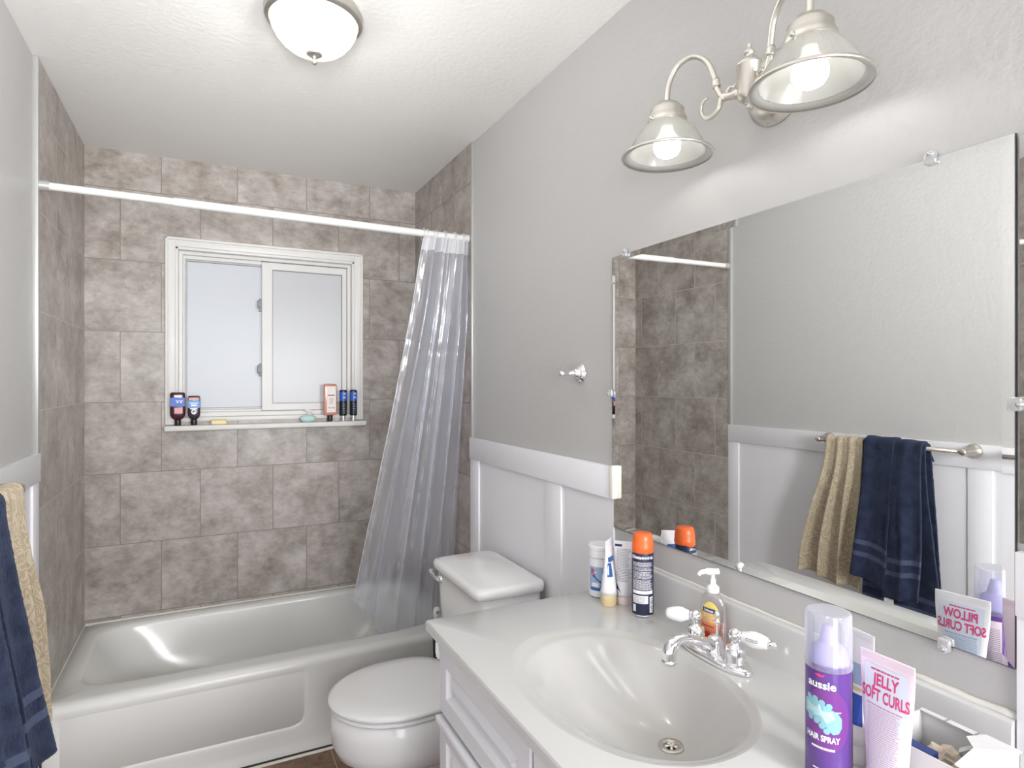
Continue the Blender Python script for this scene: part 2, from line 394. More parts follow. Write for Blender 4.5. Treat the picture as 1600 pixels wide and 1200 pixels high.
def loft(bm, rings, cap0=True, cap1=True, closed=True, mi=0):
    vs = [[bm.verts.new(p) for p in r] for r in rings]
    n = len(rings[0])
    for i in range(len(rings) - 1):
        for j in range(n if closed else n - 1):
            k = (j + 1) % n
            f = bm.faces.new((vs[i][j], vs[i][k], vs[i + 1][k], vs[i + 1][j])); f.material_index = mi
    if cap0: bm.faces.new(vs[0]).material_index = mi
    if cap1: bm.faces.new(vs[-1]).material_index = mi
    return vs

def basis(axis):
    a = Vector(axis).normalized(); t = Vector((0, 0, 1)) if abs(a.z) < 0.9 else Vector((1, 0, 0))
    u = t.cross(a).normalized(); v = a.cross(u); return a, u, v

def lathe(bm, org, prof, axis=(0, 0, 1), seg=32, cap0=True, cap1=True, sx=1, sy=1, mi=0, rib=0, ribn=0, rot=0):
    """prof: [(r, h)] along axis from org"""
    a, u, v = basis(axis)
    if abs(a.z) > 0.99: u, v = Vector((1, 0, 0)), Vector((0, 1, 0))
    org = Vector(org); rings = []
    for r, h in prof:
        ring = []
        for k in range(seg):
            t = 2 * PI * k / seg + rot
            rr = r * (1 + (rib * math.cos(ribn * t) if ribn else 0))
            ring.append(org + a * h + u * (rr * sx * math.cos(t)) + v * (rr * sy * math.sin(t)))
        rings.append(ring)
    loft(bm, rings, cap0, cap1, mi=mi); return bm

def tube(bm, pts, rad, seg=12, mi=0):
    pts = [Vector(p) for p in pts]; rs = rad if isinstance(rad, (list, tuple)) else [rad] * len(pts)
    rings = []; prev = None
    for i, p in enumerate(pts):
        d = (pts[min(i + 1, len(pts) - 1)] - pts[max(i - 1, 0)]).normalized()
        if prev is None:
            _, u, v = basis(d)
        else:
            u = (prev - d * prev.dot(d)).normalized(); v = d.cross(u)
        prev = u
        rings.append([p + (u * math.cos(2 * PI * k / seg) + v * math.sin(2 * PI * k / seg)) * rs[i] for k in range(seg)])
    loft(bm, rings, mi=mi); return bm

def catmull(pts, n=8):
    P = [Vector(p) for p in pts]; out = []
    for i in range(len(P) - 1):
        p0 = P[max(i - 1, 0)]; p1 = P[i]; p2 = P[i + 1]; p3 = P[min(i + 2, len(P) - 1)]
        for k in range(n):
            t = k / n
            out.append(0.5 * ((2 * p1) + (p2 - p0) * t + (2 * p0 - 5 * p1 + 4 * p2 - p3) * t * t + (3 * p1 - p0 - 3 * p2 + p3) * t ** 3))
    out.append(P[-1]); return out

def ssuper(cx, cy, ax, ay, n, z, seg=64, rot=0):
    pts = []
    for k in range(seg):
        t = 2 * PI * k / seg + rot; c, s = math.cos(t), math.sin(t)
        pts.append(Vector((cx + ax * math.copysign(abs(c) ** (2 / n), c), cy + ay * math.copysign(abs(s) ** (2 / n), s), z)))
    return pts

def smoothstep(a, b, x):
    t = max(0, min(1, (x - a) / (b - a))); return t * t * (3 - 2 * t)

# flat decals mapped onto planes or cylinders -------------------------------------------------
def plane_map(o, r, u, nrm, off=0.0004):
    o, r, u, nrm = Vector(o), Vector(r).normalized(), Vector(u).normalized(), Vector(nrm).normalized()
    return lambda x, y, k=0: o + r * x + u * y + nrm * (off + k)
def cyl_map(cx, cy, z, R, a0, sx=1, sy=1, off=0.0005):
    def f(x, y, k=0):
        a = a0 + x / R
        return Vector((cx + (R + off + k) * sx * math.cos(a), cy + (R + off + k) * sy * math.sin(a), z + y))
    return f

def quad(bm, mp, x0, x1, y0, y1, n=10, k=0, mi=0):
    n = max(2, n)
    g = [[bm.verts.new(mp(x0 + (x1 - x0) * i / n, y, k)) for i in range(n + 1)] for y in (y0, y1)]
    for i in range(n): bm.faces.new((g[0][i], g[0][i + 1], g[1][i + 1], g[1][i])).material_index = mi

def blob(bm, mp, pts, k=0, mi=0):
    """filled polygon as a fan of strips around its centre"""
    cx = sum(p[0] for p in pts) / len(pts); cy = sum(p[1] for p in pts) / len(pts)
    m = 5; rings = []
    c = bm.verts.new(mp(cx, cy, k))
    for j in range(1, m + 1):
        rings.append([bm.verts.new(mp(cx + (x - cx) * j / m, cy + (y - cy) * j / m, k)) for x, y in pts])
    n = len(pts)
    for i in range(n): bm.faces.new((c, rings[0][i], rings[0][(i + 1) % n])).material_index = mi
    for j in range(m - 1):
        for i in range(n): bm.faces.new((rings[j][i], rings[j + 1][i], rings[j + 1][(i + 1) % n], rings[j][(i + 1) % n])).material_index = mi

def text(name, s, size, m, mp, parent, x=0, y=0, align='CENTER', bold=0.0, k=0.0002, sx=1.0):
    cu = bpy.data.curves.new('t', 'FONT'); cu.body = s; cu.size = size; cu.align_x = align; cu.offset = bold
    cu.space_line = 0.9; cu.resolution_u = 3
    to = bpy.data.objects.new('t', cu); C.objects.link(to)
    dg = bpy.context.evaluated_depsgraph_get(); me = bpy.data.meshes.new_from_object(to.evaluated_get(dg))
    bpy.data.objects.remove(to); bpy.data.curves.remove(cu)
    bm = BM(); bm.from_mesh(me); bpy.data.meshes.remove(me)
    for e in range(2):
        long = [ed for ed in bm.edges if ed.calc_length() > size * 0.35]
        if long: bmesh.ops.subdivide_edges(bm, edges=long, cuts=1)
    bmesh.ops.triangulate(bm, faces=bm.faces)
    for v in bm.verts: v.co = mp(x + v.co.x * sx, y + v.co.y, k)
    off = base_of(parent); bmesh.ops.translate(bm, verts=bm.verts, vec=-off)
    me = bpy.data.meshes.new(name); bm.to_mesh(me); bm.free(); me.materials.append(M[m])
    o = bpy.data.objects.new(name, me); C.objects.link(o)
    o.parent = parent; WB[o.name] = off
    return o

def lines(bm, mp, x0, x1, y0, y1, n, h, k=0.0003, jag=0.15, rnd=None, words=True):
    """rows of illegible small print as broken bars"""
    rnd = rnd or random.Random(1)
    for i in range(n):
        y = y1 - (y1 - y0) * i / max(1, n - 1)
        xe = x1 - (x1 - x0) * jag * rnd.random(); x = x0
        while x < xe:
            wd = (x1 - x0) * rnd.uniform(0.06, 0.2); quad(bm, mp, x, min(x + wd, xe), y - h / 2, y + h / 2, 2, k); x += wd + (x1 - x0) * 0.018

# ------------------------------------------------------------------ room shell
XR, XL, YB, ZC = 1.022, -0.495, 3.2, 2.45
TL = -0.482                 # tiled face of the left wall
YN = -1.1                   # wall behind the camera
bm = BM(); box(bm, -0.7, 1.25, -3.0, 3.4, -0.1, 0.0); tag(obj('floor', bm, 'floor'), kind='structure')
bm = BM(); box(bm, -0.7, 1.25, YN - 0.12, 3.4, ZC, ZC + 0.1); tag(obj('ceiling', bm, 'ceiling'), kind='structure')
bm = BM(); box(bm, XR, XR + 0.12, YN, YB + 0.15, 0, ZC); tag(obj('wall_right', bm, 'wall'), kind='structure')
bm = BM(); box(bm, XL - 0.12, XL, YN, YB + 0.15, 0, ZC); tag(obj('wall_left', bm, 'wall'), kind='structure')
# wall behind the camera with an open doorway
bm = BM(); box(bm, XL - 0.12, -0.30, YN - 0.12, YN, 0, ZC); box(bm, 0.50, XR + 0.12, YN - 0.12, YN, 0, ZC); box(bm, -0.30, 0.50, YN - 0.12, YN, 2.03, ZC)
tag(obj('wall_front', bm, 'wall'), kind='structure')
bm = BM()
for x0, x1, z0, z1 in ((-0.36, -0.29, 0, 2.1), (0.49, 0.56, 0, 2.1), (-0.36, 0.56, 2.02, 2.1)): box(bm, x0, x1, YN - 0.13, YN + 0.015, z0, z1, 0.003)
tag(obj('door_1', bm, 'white_trim'), kind='structure')
# back wall with window opening
WX0, WX1, WZ0, WZ1 = -0.135, 0.683, 1.235, 2.045
bm = BM()
box(bm, XL, WX0, YB, YB + 0.15, 0, ZC); box(bm, WX1, XR, YB, YB + 0.15, 0, ZC)
box(bm, WX0, WX1, YB, YB + 0.15, 0, WZ0); box(bm, WX0, WX1, YB, YB + 0.15, WZ1, ZC)
tag(obj('wall_back', bm, 'tile_back'), kind='structure')
# tiled alcove sides
bm = BM(); box(bm, XL - 0.001, TL, 2.405, YB, 0.30, ZC); tag(obj('wall_alcove_left', bm, 'tile_left'), kind='structure')
bm = BM(); box(bm, XR - 0.009, XR + 0.001, 2.412, YB, 0.30, ZC); tag(obj('wall_alcove_right', bm, 'tile_right'), kind='structure')
# aluminium edge profiles of the tile
bm = BM(); box(bm, XL - 0.001, TL + 0.002, 2.385, 2.405, 1.185, ZC - 0.003, 0.002)
tag(obj('trim_1', bm, 'alu', smooth='auto'), kind='structure')
bm = BM(); box(bm, XR - 0.012, XR + 0.001, 2.398, 2.412, 1.18, ZC - 0.003, 0.002)
tag(obj('trim_2', bm, 'alu', smooth='auto'), kind='structure')
# wainscot, right wall between tub and vanity mirror
def wainscot(name, x, s, y0, y1, stiles, ztop=1.18, zb=1.09):
    bm = BM(); 
    box(bm, x, x + s * 0.006, y0, y1, 0.0, ztop - 0.02)
    box(bm, x, x + s * 0.018, y0, y1, zb, ztop, 0.002)
    for a, b_ in stiles: box(bm, x, x + s * 0.013, a, b_, 0.0, zb + 0.001, 0.0015)
    box(bm, x, x + s * 0.018, y0, y1, 0.0, 0.12, 0.002)
    return tag(obj(name, bm, 'white_trim', smooth='auto'), kind='structure')
wainscot('trim_3', XR, -1, 1.392, 2.412, [(2.325, 2.412), (1.665, 1.765)])
bm = BM(); box(bm, XR - 0.022, XR, 1.374, 1.392, 1.092, 1.184, 0.003); tag(obj('trim_4', bm, 'cream', smooth='auto'), kind='structure')
wainscot('trim_5', XR, -1, YN, 0.441, [(0.36, 0.441), (-0.4, -0.3)])
wainscot('trim_6', XL, 1, YN, 2.405, [(2.335, 2.405), (1.17, 1.25), (0.1, 0.18)], 1.19, 1.10)
# dark joint between tub and floor + grout strip
bm = BM(); box(bm, TL, XR - 0.02, 2.418, 2.436, 0.0, 0.006); tag(obj('trim_7', bm, 'caulk'), kind='structure')
bm = BM(); box(bm, TL, XR - 0.02, 2.404, 2.420, 0.0, 0.004, 0.001); tag(obj('trim_8', bm, 'cream'), kind='structure')

# ------------------------------------------------------------------ window
win = tag(thing('window_1', (0.27, YB, 1.2), 'white framed sliding window with frosted panes above the bathtub', 'window'), kind='structure')
bm = BM()   # casing around the opening (moulded: flat with a raised outer bead)
CX0, CX1, CZ0, CZ1 = -0.172, 0.722, 1.222, 2.082
for x0, x1, z0, z1 in ((CX0, WX0, CZ0, CZ1), (WX1, CX1, CZ0, CZ1), (WX0 - 0.001, WX1 + 0.001, WZ1, CZ1)):
    box(bm, x0, x1, YB - 0.010, YB + 0.02, z0, z1, 0.003)
for x0, x1, z0, z1 in ((CX0 - 0.004, CX0 + 0.008, CZ0, CZ1 + 0.004), (CX1 - 0.008, CX1 + 0.004, CZ0, CZ1 + 0.004), (CX0 - 0.004, CX1 + 0.004, CZ1 - 0.008, CZ1 + 0.004)):
    box(bm, x0, x1, YB - 0.017, YB, z0, z1, 0.004)
obj('window_casing', bm, 'casing', win, 'auto')
bm = BM()   # jamb lining
for x0, x1, z0, z1 in ((WX0 - 0.001, WX0 + 0.012, WZ0, WZ1), (WX1 - 0.012, WX1 + 0.001, WZ0, WZ1), (WX0, WX1, WZ1 - 0.012, WZ1 + 0.001), (WX0, WX1, WZ0 - 0.001, WZ0 + 0.018)):
    box(bm, x0, x1, YB - 0.004, YB + 0.10, z0, z1, 0.002)
obj('window_jamb', bm, 'casing', win, 'auto')
bm = BM()   # vinyl main frame
FX0, FX1, FZ0, FZ1 = WX0 + 0.012, WX1 - 0.012, WZ0 + 0.018, WZ1 - 0.012
frame(bm, FX0, FX1, FZ0, FZ1, 0.018, 0.018, 0.022, 0.016, YB + 0.030, YB + 0.10)
frame(bm, FX0 + 0.017, FX1 - 0.017, FZ0 + 0.021, FZ1 - 0.015, 0.009, 0.009, 0.012, 0.018, YB + 0.048, YB + 0.098)
obj('window_frame', bm, 'vinyl', win, 'auto')
def sash(name, x0, x1, z0, z1, y, l, r, b, t_, panem, th=0.020):
    bm = BM(); frame(bm, x0, x1, z0, z1, l, r, b, t_, y, y + th, 0.0025)
    s = obj(name, bm, 'vinyl', win, 'auto')
    a0, a1, c0, c1 = x0 + l, x1 - r, z0 + b, z1 - t_
    bm = BM(); box(bm, a0 - 0.001, a1 + 0.001, y + th * 0.6, y + th * 0.8, c0 - 0.001, c1 + 0.001)
    obj('pane', bm, panem, s)
    bm = BM(); frame(bm, a0 - 0.0005, a1 + 0.0005, c0 - 0.0005, c1 + 0.0005, 0.0025, 0.0025, 0.0025, 0.0025, y + th * 0.3, y + th * 0.59, 0.0003)
    obj('gasket', bm, 'darkmetal', s)
    return s
sash('fixed_sash', FX0 + 0.026, 0.262, FZ0 + 0.032, FZ1 - 0.032, YB + 0.064, 0.006, 0.02, 0.008, 0.006, 'pane_l')
sash('sliding_sash', 0.238, FX1 - 0.019, FZ0 + 0.023, FZ1 - 0.019, YB + 0.038, 0.050, 0.024, 0.036, 0.036, 'pane_r')
bm = BM(); box(bm, 0.236, FX1 - 0.018, YB + 0.040, YB + 0.06, FZ1 - 0.0188, FZ1 - 0.0162)
obj('track_seal', bm, 'darkmetal', win)
for z in (1.80, 1.478):
    bm = BM(); box(bm, 0.226, 0.238, YB + 0.040, YB + 0.058, z - 0.032, z + 0.032, 0.002); box(bm, 0.217, 0.229, YB + 0.034, YB + 0.045, z - 0.018, z + 0.022, 0.003)
    lathe(bm, (0.229, YB + 0.030, z), [(0.010, 0), (0.010, 0.010)], (0, 1, 0), 14)
    obj('latch', bm, 'latchgrey', win, 'auto', label='grey sash latch')
bm = BM(); box(bm, CX0 - 0.006, CX1 + 0.014, YB - 0.058, YB + 0.03, 1.193, 1.2185, 0.007, 3)
sill = obj('window_sill', bm, 'casing', win, 'auto')
SZ = 1.2187

# ------------------------------------------------------------------ bathtub
tub = thing('bathtub', (0.27, 2.8, 0), 'long white enamel bathtub in the tiled alcove below the window', 'bathtub')
RZ = 0.355
X0, X1, Y0, Y1 = TL + 0.001, XR - 0.010, 2.437, YB - 0.001
mx_, my_ = (X0 + X1) / 2, (Y0 + Y1) / 2
def trect(x0, x1, y0, y1, n, z, seg=96):
    # constant-angle samples projected on a superellipse (keeps rings aligned)
    cx, cy, ax, ay = (x0 + x1) / 2, (y0 + y1) / 2, (x1 - x0) / 2, (y1 - y0) / 2
    pts = []
    for k in range(seg):
        t = 2 * PI * (k + 0.5) / seg; c, s = math.cos(t), math.sin(t)
        r = (abs(c) ** n + abs(s) ** n) ** (-1 / n)
        pts.append(Vector((cx + ax * r * c, cy + ay * r * s, z)))
    return pts
rings = []
rings.append(trect(X0, X1, Y0, Y1, 40, 0.02))
rings.append(trect(X0, X1, Y0, Y1, 40, RZ - 0.03))
for t in range(1, 6):
    a = t / 5 * PI / 2
    i = 0.03 * (1 - math.cos(a)); rings.append(trect(X0 + 0.0, X1 - 0.0, Y0 + i, Y1, 40, RZ - 0.03 + 0.03 * math.sin(a)))
ix0, ix1, iy0, iy1 = X0 + 0.055, X1 - 0.09, Y0 + 0.095, Y1 - 0.035
rings.append(trect(ix0 - 0.012, ix1 + 0.012, iy0 - 0.012, iy1 + 0.010, 9, RZ + 0.001))
for t in range(0, 5):
    a = t / 4 * PI / 2
    d = 0.022 * math.sin(a); rings.append(trect(ix0 - 0.004 + d, ix1 + 0.004 - d, iy0 - 0.004 + d, iy1 + 0.004 - d, 7, RZ - 0.022 * (1 - math.cos(a))))
for f, z in ((0.15, 0.28), (0.35, 0.2), (0.55, 0.13), (0.75, 0.085), (0.95, 0.062)):
    l = 0.26 * f; d = 0.022 + 0.09 * f ** 1.3
    rings.append(trect(ix0 + 0.018 + l, ix1 - 0.018 - 0.12 * f, iy0 + d, iy1 - d, 6 - 2 * f, z))
rings.append(trect(ix0 + 0.40, ix1 - 0.3, iy0 + 0.2, iy1 - 0.2, 3.5, 0.058))
bm = BM(); loft(bm, rings); obj('basin', bm, 'enamel', tub, True)
bm = BM()   # apron with pressed panel
nx, nz = 150, 40
def apron_y(x, z):
    if z > 0.33: return None
    px = smoothstep(0.345, 0.315, x) * smoothstep(X0 + 0.03, X0 + 0.06, x)
    pz = smoothstep(0.095, 0.125, z) * smoothstep(0.325, 0.285, z)
    # rounded lower right corner
    dx, dz = max(0, x - 0.265) / 0.065, max(0, 0.165 - z) / 0.065
    cor = smoothstep(1.25, 0.85, math.hypot(dx, dz))
    pan = min(px, pz) * cor
    y = 2.434 + 0.008 * pan
    y -= 0.006 * smoothstep(0.05, 0.0, z)
    y += 0.012 * smoothstep(0.30, 0.335, z) * 0
    return y
g = []
for j in range(nz + 1):
    z = 0.006 + (0.329 - 0.006) * j / nz
    g.append([bm.verts.new((X0 + (X1 - X0) * i / nx, apron_y(X0 + (X1 - X0) * i / nx, z), z)) for i in range(nx + 1)])
# top return onto the rim
top = []
for k in range(1, 6):
    a = k / 5 * PI / 2
    top.append([bm.verts.new((v.co.x, 2.434 + 0.032 * (1 - math.cos(a)), 0.329 + 0.0275 * math.sin(a))) for v in g[-1]])
g += top
for j in range(len(g) - 1):
    for i in range(nx): bm.faces.new((g[j][i], g[j][i + 1], g[j + 1][i + 1], g[j + 1][i]))
obj('apron', bm, 'enamel', tub, True)
bm = BM(); box(bm, X0, X1, YB - 0.004, YB - 0.0005, RZ - 0.004, RZ + 0.007, 0.001); box(bm, X0 - 0.0005, X0 + 0.004, 2.44, YB - 0.001, RZ - 0.004, RZ + 0.006, 0.001)
obj('caulk_bead', bm, 'caulk2', tub, label='off-white caulk bead')

# ------------------------------------------------------------------ shower rod and curtain
rod = thing('shower_curtain_rod', (TL + 0.001, 2.41, 2.043), 'white tension curtain rod spanning the tub alcove below the ceiling', 'curtain rod')
A = Vector((TL + 0.0005, 2.405, 2.046)); B_ = Vector((XR - 0.0095, 2.445, 2.041)); D = (B_ - A)
bm = BM(); tube(bm, [A + D * 0.01, A + D * 0.27], 0.0125, 20); obj('inner_tube', bm, 'rod', rod, 'auto')
bm = BM(); tube(bm, [A + D * 0.25, A + D * 0.99], 0.0150, 20); obj('outer_tube', bm, 'rod', rod, 'auto')
bm = BM(); tube(bm, [A + D * 0.0, A + D * 0.018], 0.0165, 20); obj('end_cap', bm, 'alu', rod, 'auto')
bm = BM(); tube(bm, [A + D * 0.982, A + D * 1.0], 0.0175, 20); obj('end_cap', bm, 'rod', rod, 'auto')
cur = thing('shower_curtain', (0.9, 2.45, 2.02), 'clear vinyl shower curtain bunched at the right end of the rod', 'shower curtain')
rc = random.Random(11)
def wob(u, seed):
    return sum(math.sin(2 * PI * (f * u) + seed * f * 1.7 + p) * a for f, a, p in ((1.7, 0.5, 0.3), (3.1, 0.5, 1.9), (7, 0.55, 0.7), (11, 0.4, 2.2)))
def cur_pt(u, v):
    # u across 0 (free edge) ..1 (wall), v 0 top .. 1 bottom
    top = Vector((0.800 + 0.205 * u, 2.418 + 0.006 * u, 2.018))
    zb = 0.47 - 0.19 * smoothstep(0, 0.45, u)
    bot = Vector((0.565 + 0.42 * u ** 1.15, 2.645 - 0.035 * u, zb))
    p = top.lerp(bot, v)
    z = 2.018 + (zb - 2.018) * v; p.z = z
    # hangs straight, drifts inward
    amp = 0.013 + 0.020 * smoothstep(0, 0.25, v) 
    ph = 2 * PI * (4.6 * u ** 1.15 + 0.25 * math.sin(2.2 * v))
    fold = math.sin(ph) + 0.35 * math.sin(2.3 * ph + 1.5 * v) + 0.25 * wob(u, 1 + 0.4 * v)
    k = smoothstep(0.02, 0.22, u) * 0.85 + 0.15
    p.y += amp * fold * k
    p.x += 0.007 * math.cos(ph * 1.0 + 0.6) * k + 0.010 * math.sin(3.2 * v + 0.5) * (1 - u) * smoothstep(0, .2, v)
    cr = noise.noise(Vector((u * 9, v * 26, 3.3))) + 0.6 * noise.noise(Vector((u * 30, v * 14, 7.1)))
    p.y += 0.0035 * cr * smoothstep(0, .1, v)
    # pressed horizontal storage creases
    for vc in (0.27, 0.45, 0.62, 0.8): p.y += 0.003 * math.exp(-((v - vc) / 0.006) ** 2)
    p.x = min(p.x, XR - 0.013)
    return p
def sheet(bm, f, nu, nv, u0=0, u1=1, v0=0, v1=1, off=0.0):
    g = [[bm.verts.new(f(u0 + (u1 - u0) * i / nu, v0 + (v1 - v0) * j / nv) + Vector((0, off, 0))) for i in range(nu + 1)] for j in range(nv + 1)]
    for j in range(nv):
        for i in range(nu): bm.faces.new((g[j][i], g[j][i + 1], g[j + 1][i + 1], g[j + 1][i]))
bm = BM(); sheet(bm, cur_pt, 220, 150); obj('vinyl_sheet', bm, 'vinyl_sheet', cur, True)
bm = BM(); sheet(bm, cur_pt, 160, 6, v0=-0.004, v1=0.030, off=-0.0012); obj('header_band', bm, 'header', cur, True, label='milky reinforced top band')
bm = BM()
hem = [cur_pt(0.0, j / 60) for j in range(61)]; tube(bm, hem, 0.0016, 6); obj('side_hem', bm, 'header', cur, True)
for k in range(10):
    u = 0.03 + k * 0.104
    c = cur_pt(u, 0.004); tilt = rc.uniform(-0.5, 0.5)
    pts = []
    fx = (c.x - A.x) / D.x; cy = A.y + D.y * fx; cz = A.z + D.z * fx
    for q in range(25):
        a = 2 * PI * q / 24
        pts.append((c.x + 0.012 * math.sin(tilt) * math.cos(a) + 0.002 * math.sin(a), cy + 0.023 * math.cos(a) * math.cos(tilt), cz - 0.004 + 0.024 * math.sin(a)))
    bm = BM(); tube(bm, pts, 0.0021, 8); obj('curtain_ring', bm, 'fogged', cur, True)

# ------------------------------------------------------------------ things on the window sill
def pill_ring(cx, cy, ax, ay, z, n=3.0, seg=40): return ssuper(cx, cy, ax, ay, n, z, seg)
def upside_bottle(name, x, y, wd, dp, h, caph, bodym, label, cat='bottle', group=None, capr=0.013, n=3.5, capm='black', shoulder=0.02):
    t = thing(name, (x, y, SZ), label, cat, group)
    bm = BM(); lathe(bm, (x, y, SZ), [(capr * 0.95, 0), (capr, 0.002), (capr * 1.02, caph - 0.002), (capr * 0.98, caph)], seg=24); obj('cap', bm, capm, t, 'auto')
    rr = []
    for f, zz in ((0.36, caph), (0.62, caph + shoulder * 0.2), (0.85, caph + shoulder * 0.55), (0.97, caph + shoulder), (1, caph + shoulder * 1.6), (1, h - 0.014), (0.96, h - 0.005), (0.86, h - 0.001), (0.6, h)):
        rr.append(pill_ring(x, y, wd / 2 * f, dp / 2 * (f if f > 0.9 else f * 1.0), SZ + zz, n))
    bm = BM(); loft(bm, rr); obj('bottle_body', bm, bodym, t, True)
    return t
def front(x, y, dp): return plane_map((x, y - dp / 2, SZ), (1, 0, 0), (0, 0, 1), (0, -1, 0), 0.0008)
t = upside_bottle('body_wash_bottle', -0.124, 3.176, 0.062, 0.036, 0.152, 0.026, 'maroon', 'taller dark maroon bottle with blue band standing on its cap at left end of sill')
mp = front(-0.124, 3.176, 0.036)
bm = BM(); quad(bm, mp, -0.029, 0.029, 0.088, 0.128, 6); obj('label_band', bm, 'royalb', t)
bm = BM(); quad(bm, mp, -0.014, 0.018, 0.130, 0.139, 3, 0.0003); quad(bm, mp, -0.008, 0.022, 0.112, 0.115, 3, .0003); quad(bm, mp, -0.004, 0.003, 0.104, 0.110, 2, .0003); quad(bm, mp, 0.010, 0.017, 0.104, 0.110, 2, .0003)
obj('printing', bm, 'whiteink', t)
bm = BM(); quad(bm, mp, -0.013, 0.020, 0.055, 0.082, 3, 0.0003); obj('back_label', bm, 'coral', t)
t = upside_bottle('body_wash_bottle', -0.058, 3.176, 0.052, 0.034, 0.136, 0.026, 'maroonb', 'shorter dark bottle with blue label and white emblem beside the maroon one on sill')
mp = front(-0.058, 3.176, 0.034)
bm = BM(); quad(bm, mp, -0.024, 0.024, 0.080, 0.114, 6); obj('label_band', bm, 'skyb', t)
bm = BM(); quad(bm, mp, -0.022, 0.022, 0.116, 0.128, 4); obj('top_band', bm, 'coral', t)
bm = BM()
ring = [(0.011 * math.cos(a * PI / 8), 0.062 + 0.012 * math.sin(a * PI / 8)) for a in range(16)]
for i in range(16):
    x0, y0 = ring[i]; x1, y1 = ring[(i + 1) % 16]
    vs = [bm.verts.new(mp(x0, y0, .0003)), bm.verts.new(mp(x1, y1, .0003)), bm.verts.new(mp(x1 * 0.6, 0.062 + (y1 - 0.062) * 0.6, .0003)), bm.verts.new(mp(x0 * 0.6, 0.062 + (y0 - 0.062) * 0.6, .0003))]; bm.faces.new(vs)
quad(bm, mp, -0.016, 0.014, 0.074, 0.079, 4, .0004); quad(bm, mp, -0.016, 0.016, 0.100, 0.104, 4, .0004); quad(bm, mp, -0.012, 0.012, 0.088, 0.096, 4, .0004); quad(bm, mp, -0.002, 0.004, 0.052, 0.062, 2, .0004)
obj('emblem', bm, 'whiteink', t)
t = upside_bottle('shampoo_bottle', 0.556, 3.178, 0.064, 0.036, 0.190, 0.030, 'amber', 'tall flat amber pink bottle with pale label standing on black cap on sill', n=9, shoulder=0.006)
mp = front(0.556, 3.178, 0.036)
bm = BM(); quad(bm, mp, -0.018, 0.026, 0.046, 0.178, 4); obj('label_panel', bm, 'cream_label', t)
bm = BM(); quad(bm, mp, -0.014, 0.020, 0.131, 0.135, 3, .0004)
rr_ = random.Random(5); lines(bm, mp, -0.006, 0.016, 0.090, 0.118, 6, 0.0015, .0004, 0.3, rr_)
for k in range(5): quad(bm, mp, -0.011 + k * 0.007, -0.008 + k * 0.007, 0.066, 0.072, 2, .0004)
obj('printing', bm, 'ink', t)
for x, lab in ((0.622, 'black cylindrical bottle with blue band beside the amber bottle on sill'), (0.674, 'black cylindrical bottle with blue band at far right end of sill')):
    t = thing('body_spray_bottle', (x, 3.178, SZ), lab, 'bottle', 'black and blue body wash bottles at right of sill')
    bm = BM(); lathe(bm, (x, 3.178, SZ), [(0.0115, 0), (0.012, 0.002), (0.012, 0.026)], seg=24); obj('cap', bm, 'silver', t, 'auto')
    bm = BM(); lathe(bm, (x, 3.178, SZ), [(0.012, 0.026), (0.0175, 0.028), (0.0185, 0.034), (0.0185, 0.150), (0.0175, 0.157), (0.012, 0.160)], seg=28); obj('bottle_body', bm, 'black', t, 'auto')
    mp = cyl_map(x, 3.178, SZ, 0.0185, -PI / 2 - 0.1)
    bm = BM(); quad(bm, mp, -0.026, 0.026, 0.103, 0.150, 14); obj('label_band', bm, 'royalb', t)
    bm = BM(); quad(bm, mp, 0.0, 0.012, 0.134, 0.145, 5, .0004); quad(bm, mp, -0.002, 0.012, 0.116, 0.126, 5, .0004)
    for k in range(5): quad(bm, mp, -0.004, 0.012, 0.040 + k * 0.011, 0.0415 + k * 0.011, 5, .0004)
    obj('printing', bm, 'ltblue', t)
# soap bars
t = thing('soap_bar', (0.046, 3.172, SZ), 'pale yellow rectangular soap bar on the window sill', 'soap')
bm = BM(); box(bm, 0.012, 0.080, 3.150, 3.194, SZ, SZ + 0.022, 0.006, 3); obj('bar', bm, 'soap', t, True)
t = thing('soap_bar', (0.448, 3.172, SZ), 'pale mint oval soap bar with clear hanging strap lying on the sill', 'soap')
bm = BM(); lathe(bm, (0.448, 3.170, SZ), [(0.010, 0), (0.024, 0.001), (0.036, 0.009), (0.040, 0.018), (0.036, 0.027), (0.022, 0.033), (0.004, 0.035)], seg=32, sy=0.6); obj('bar', bm, 'mint', t, True)
bm = BM(); tube(bm, catmull([(0.452, 3.176, SZ + 0.033), (0.458, 3.180, SZ + 0.045), (0.445, 3.181, SZ + 0.055), (0.436, 3.182, SZ + 0.060), (0.462, 3.184, SZ + 0.056), (0.477, 3.184, SZ + 0.042)], 6), 0.003, 8); obj('strap', bm, 'whitepl', t, True)

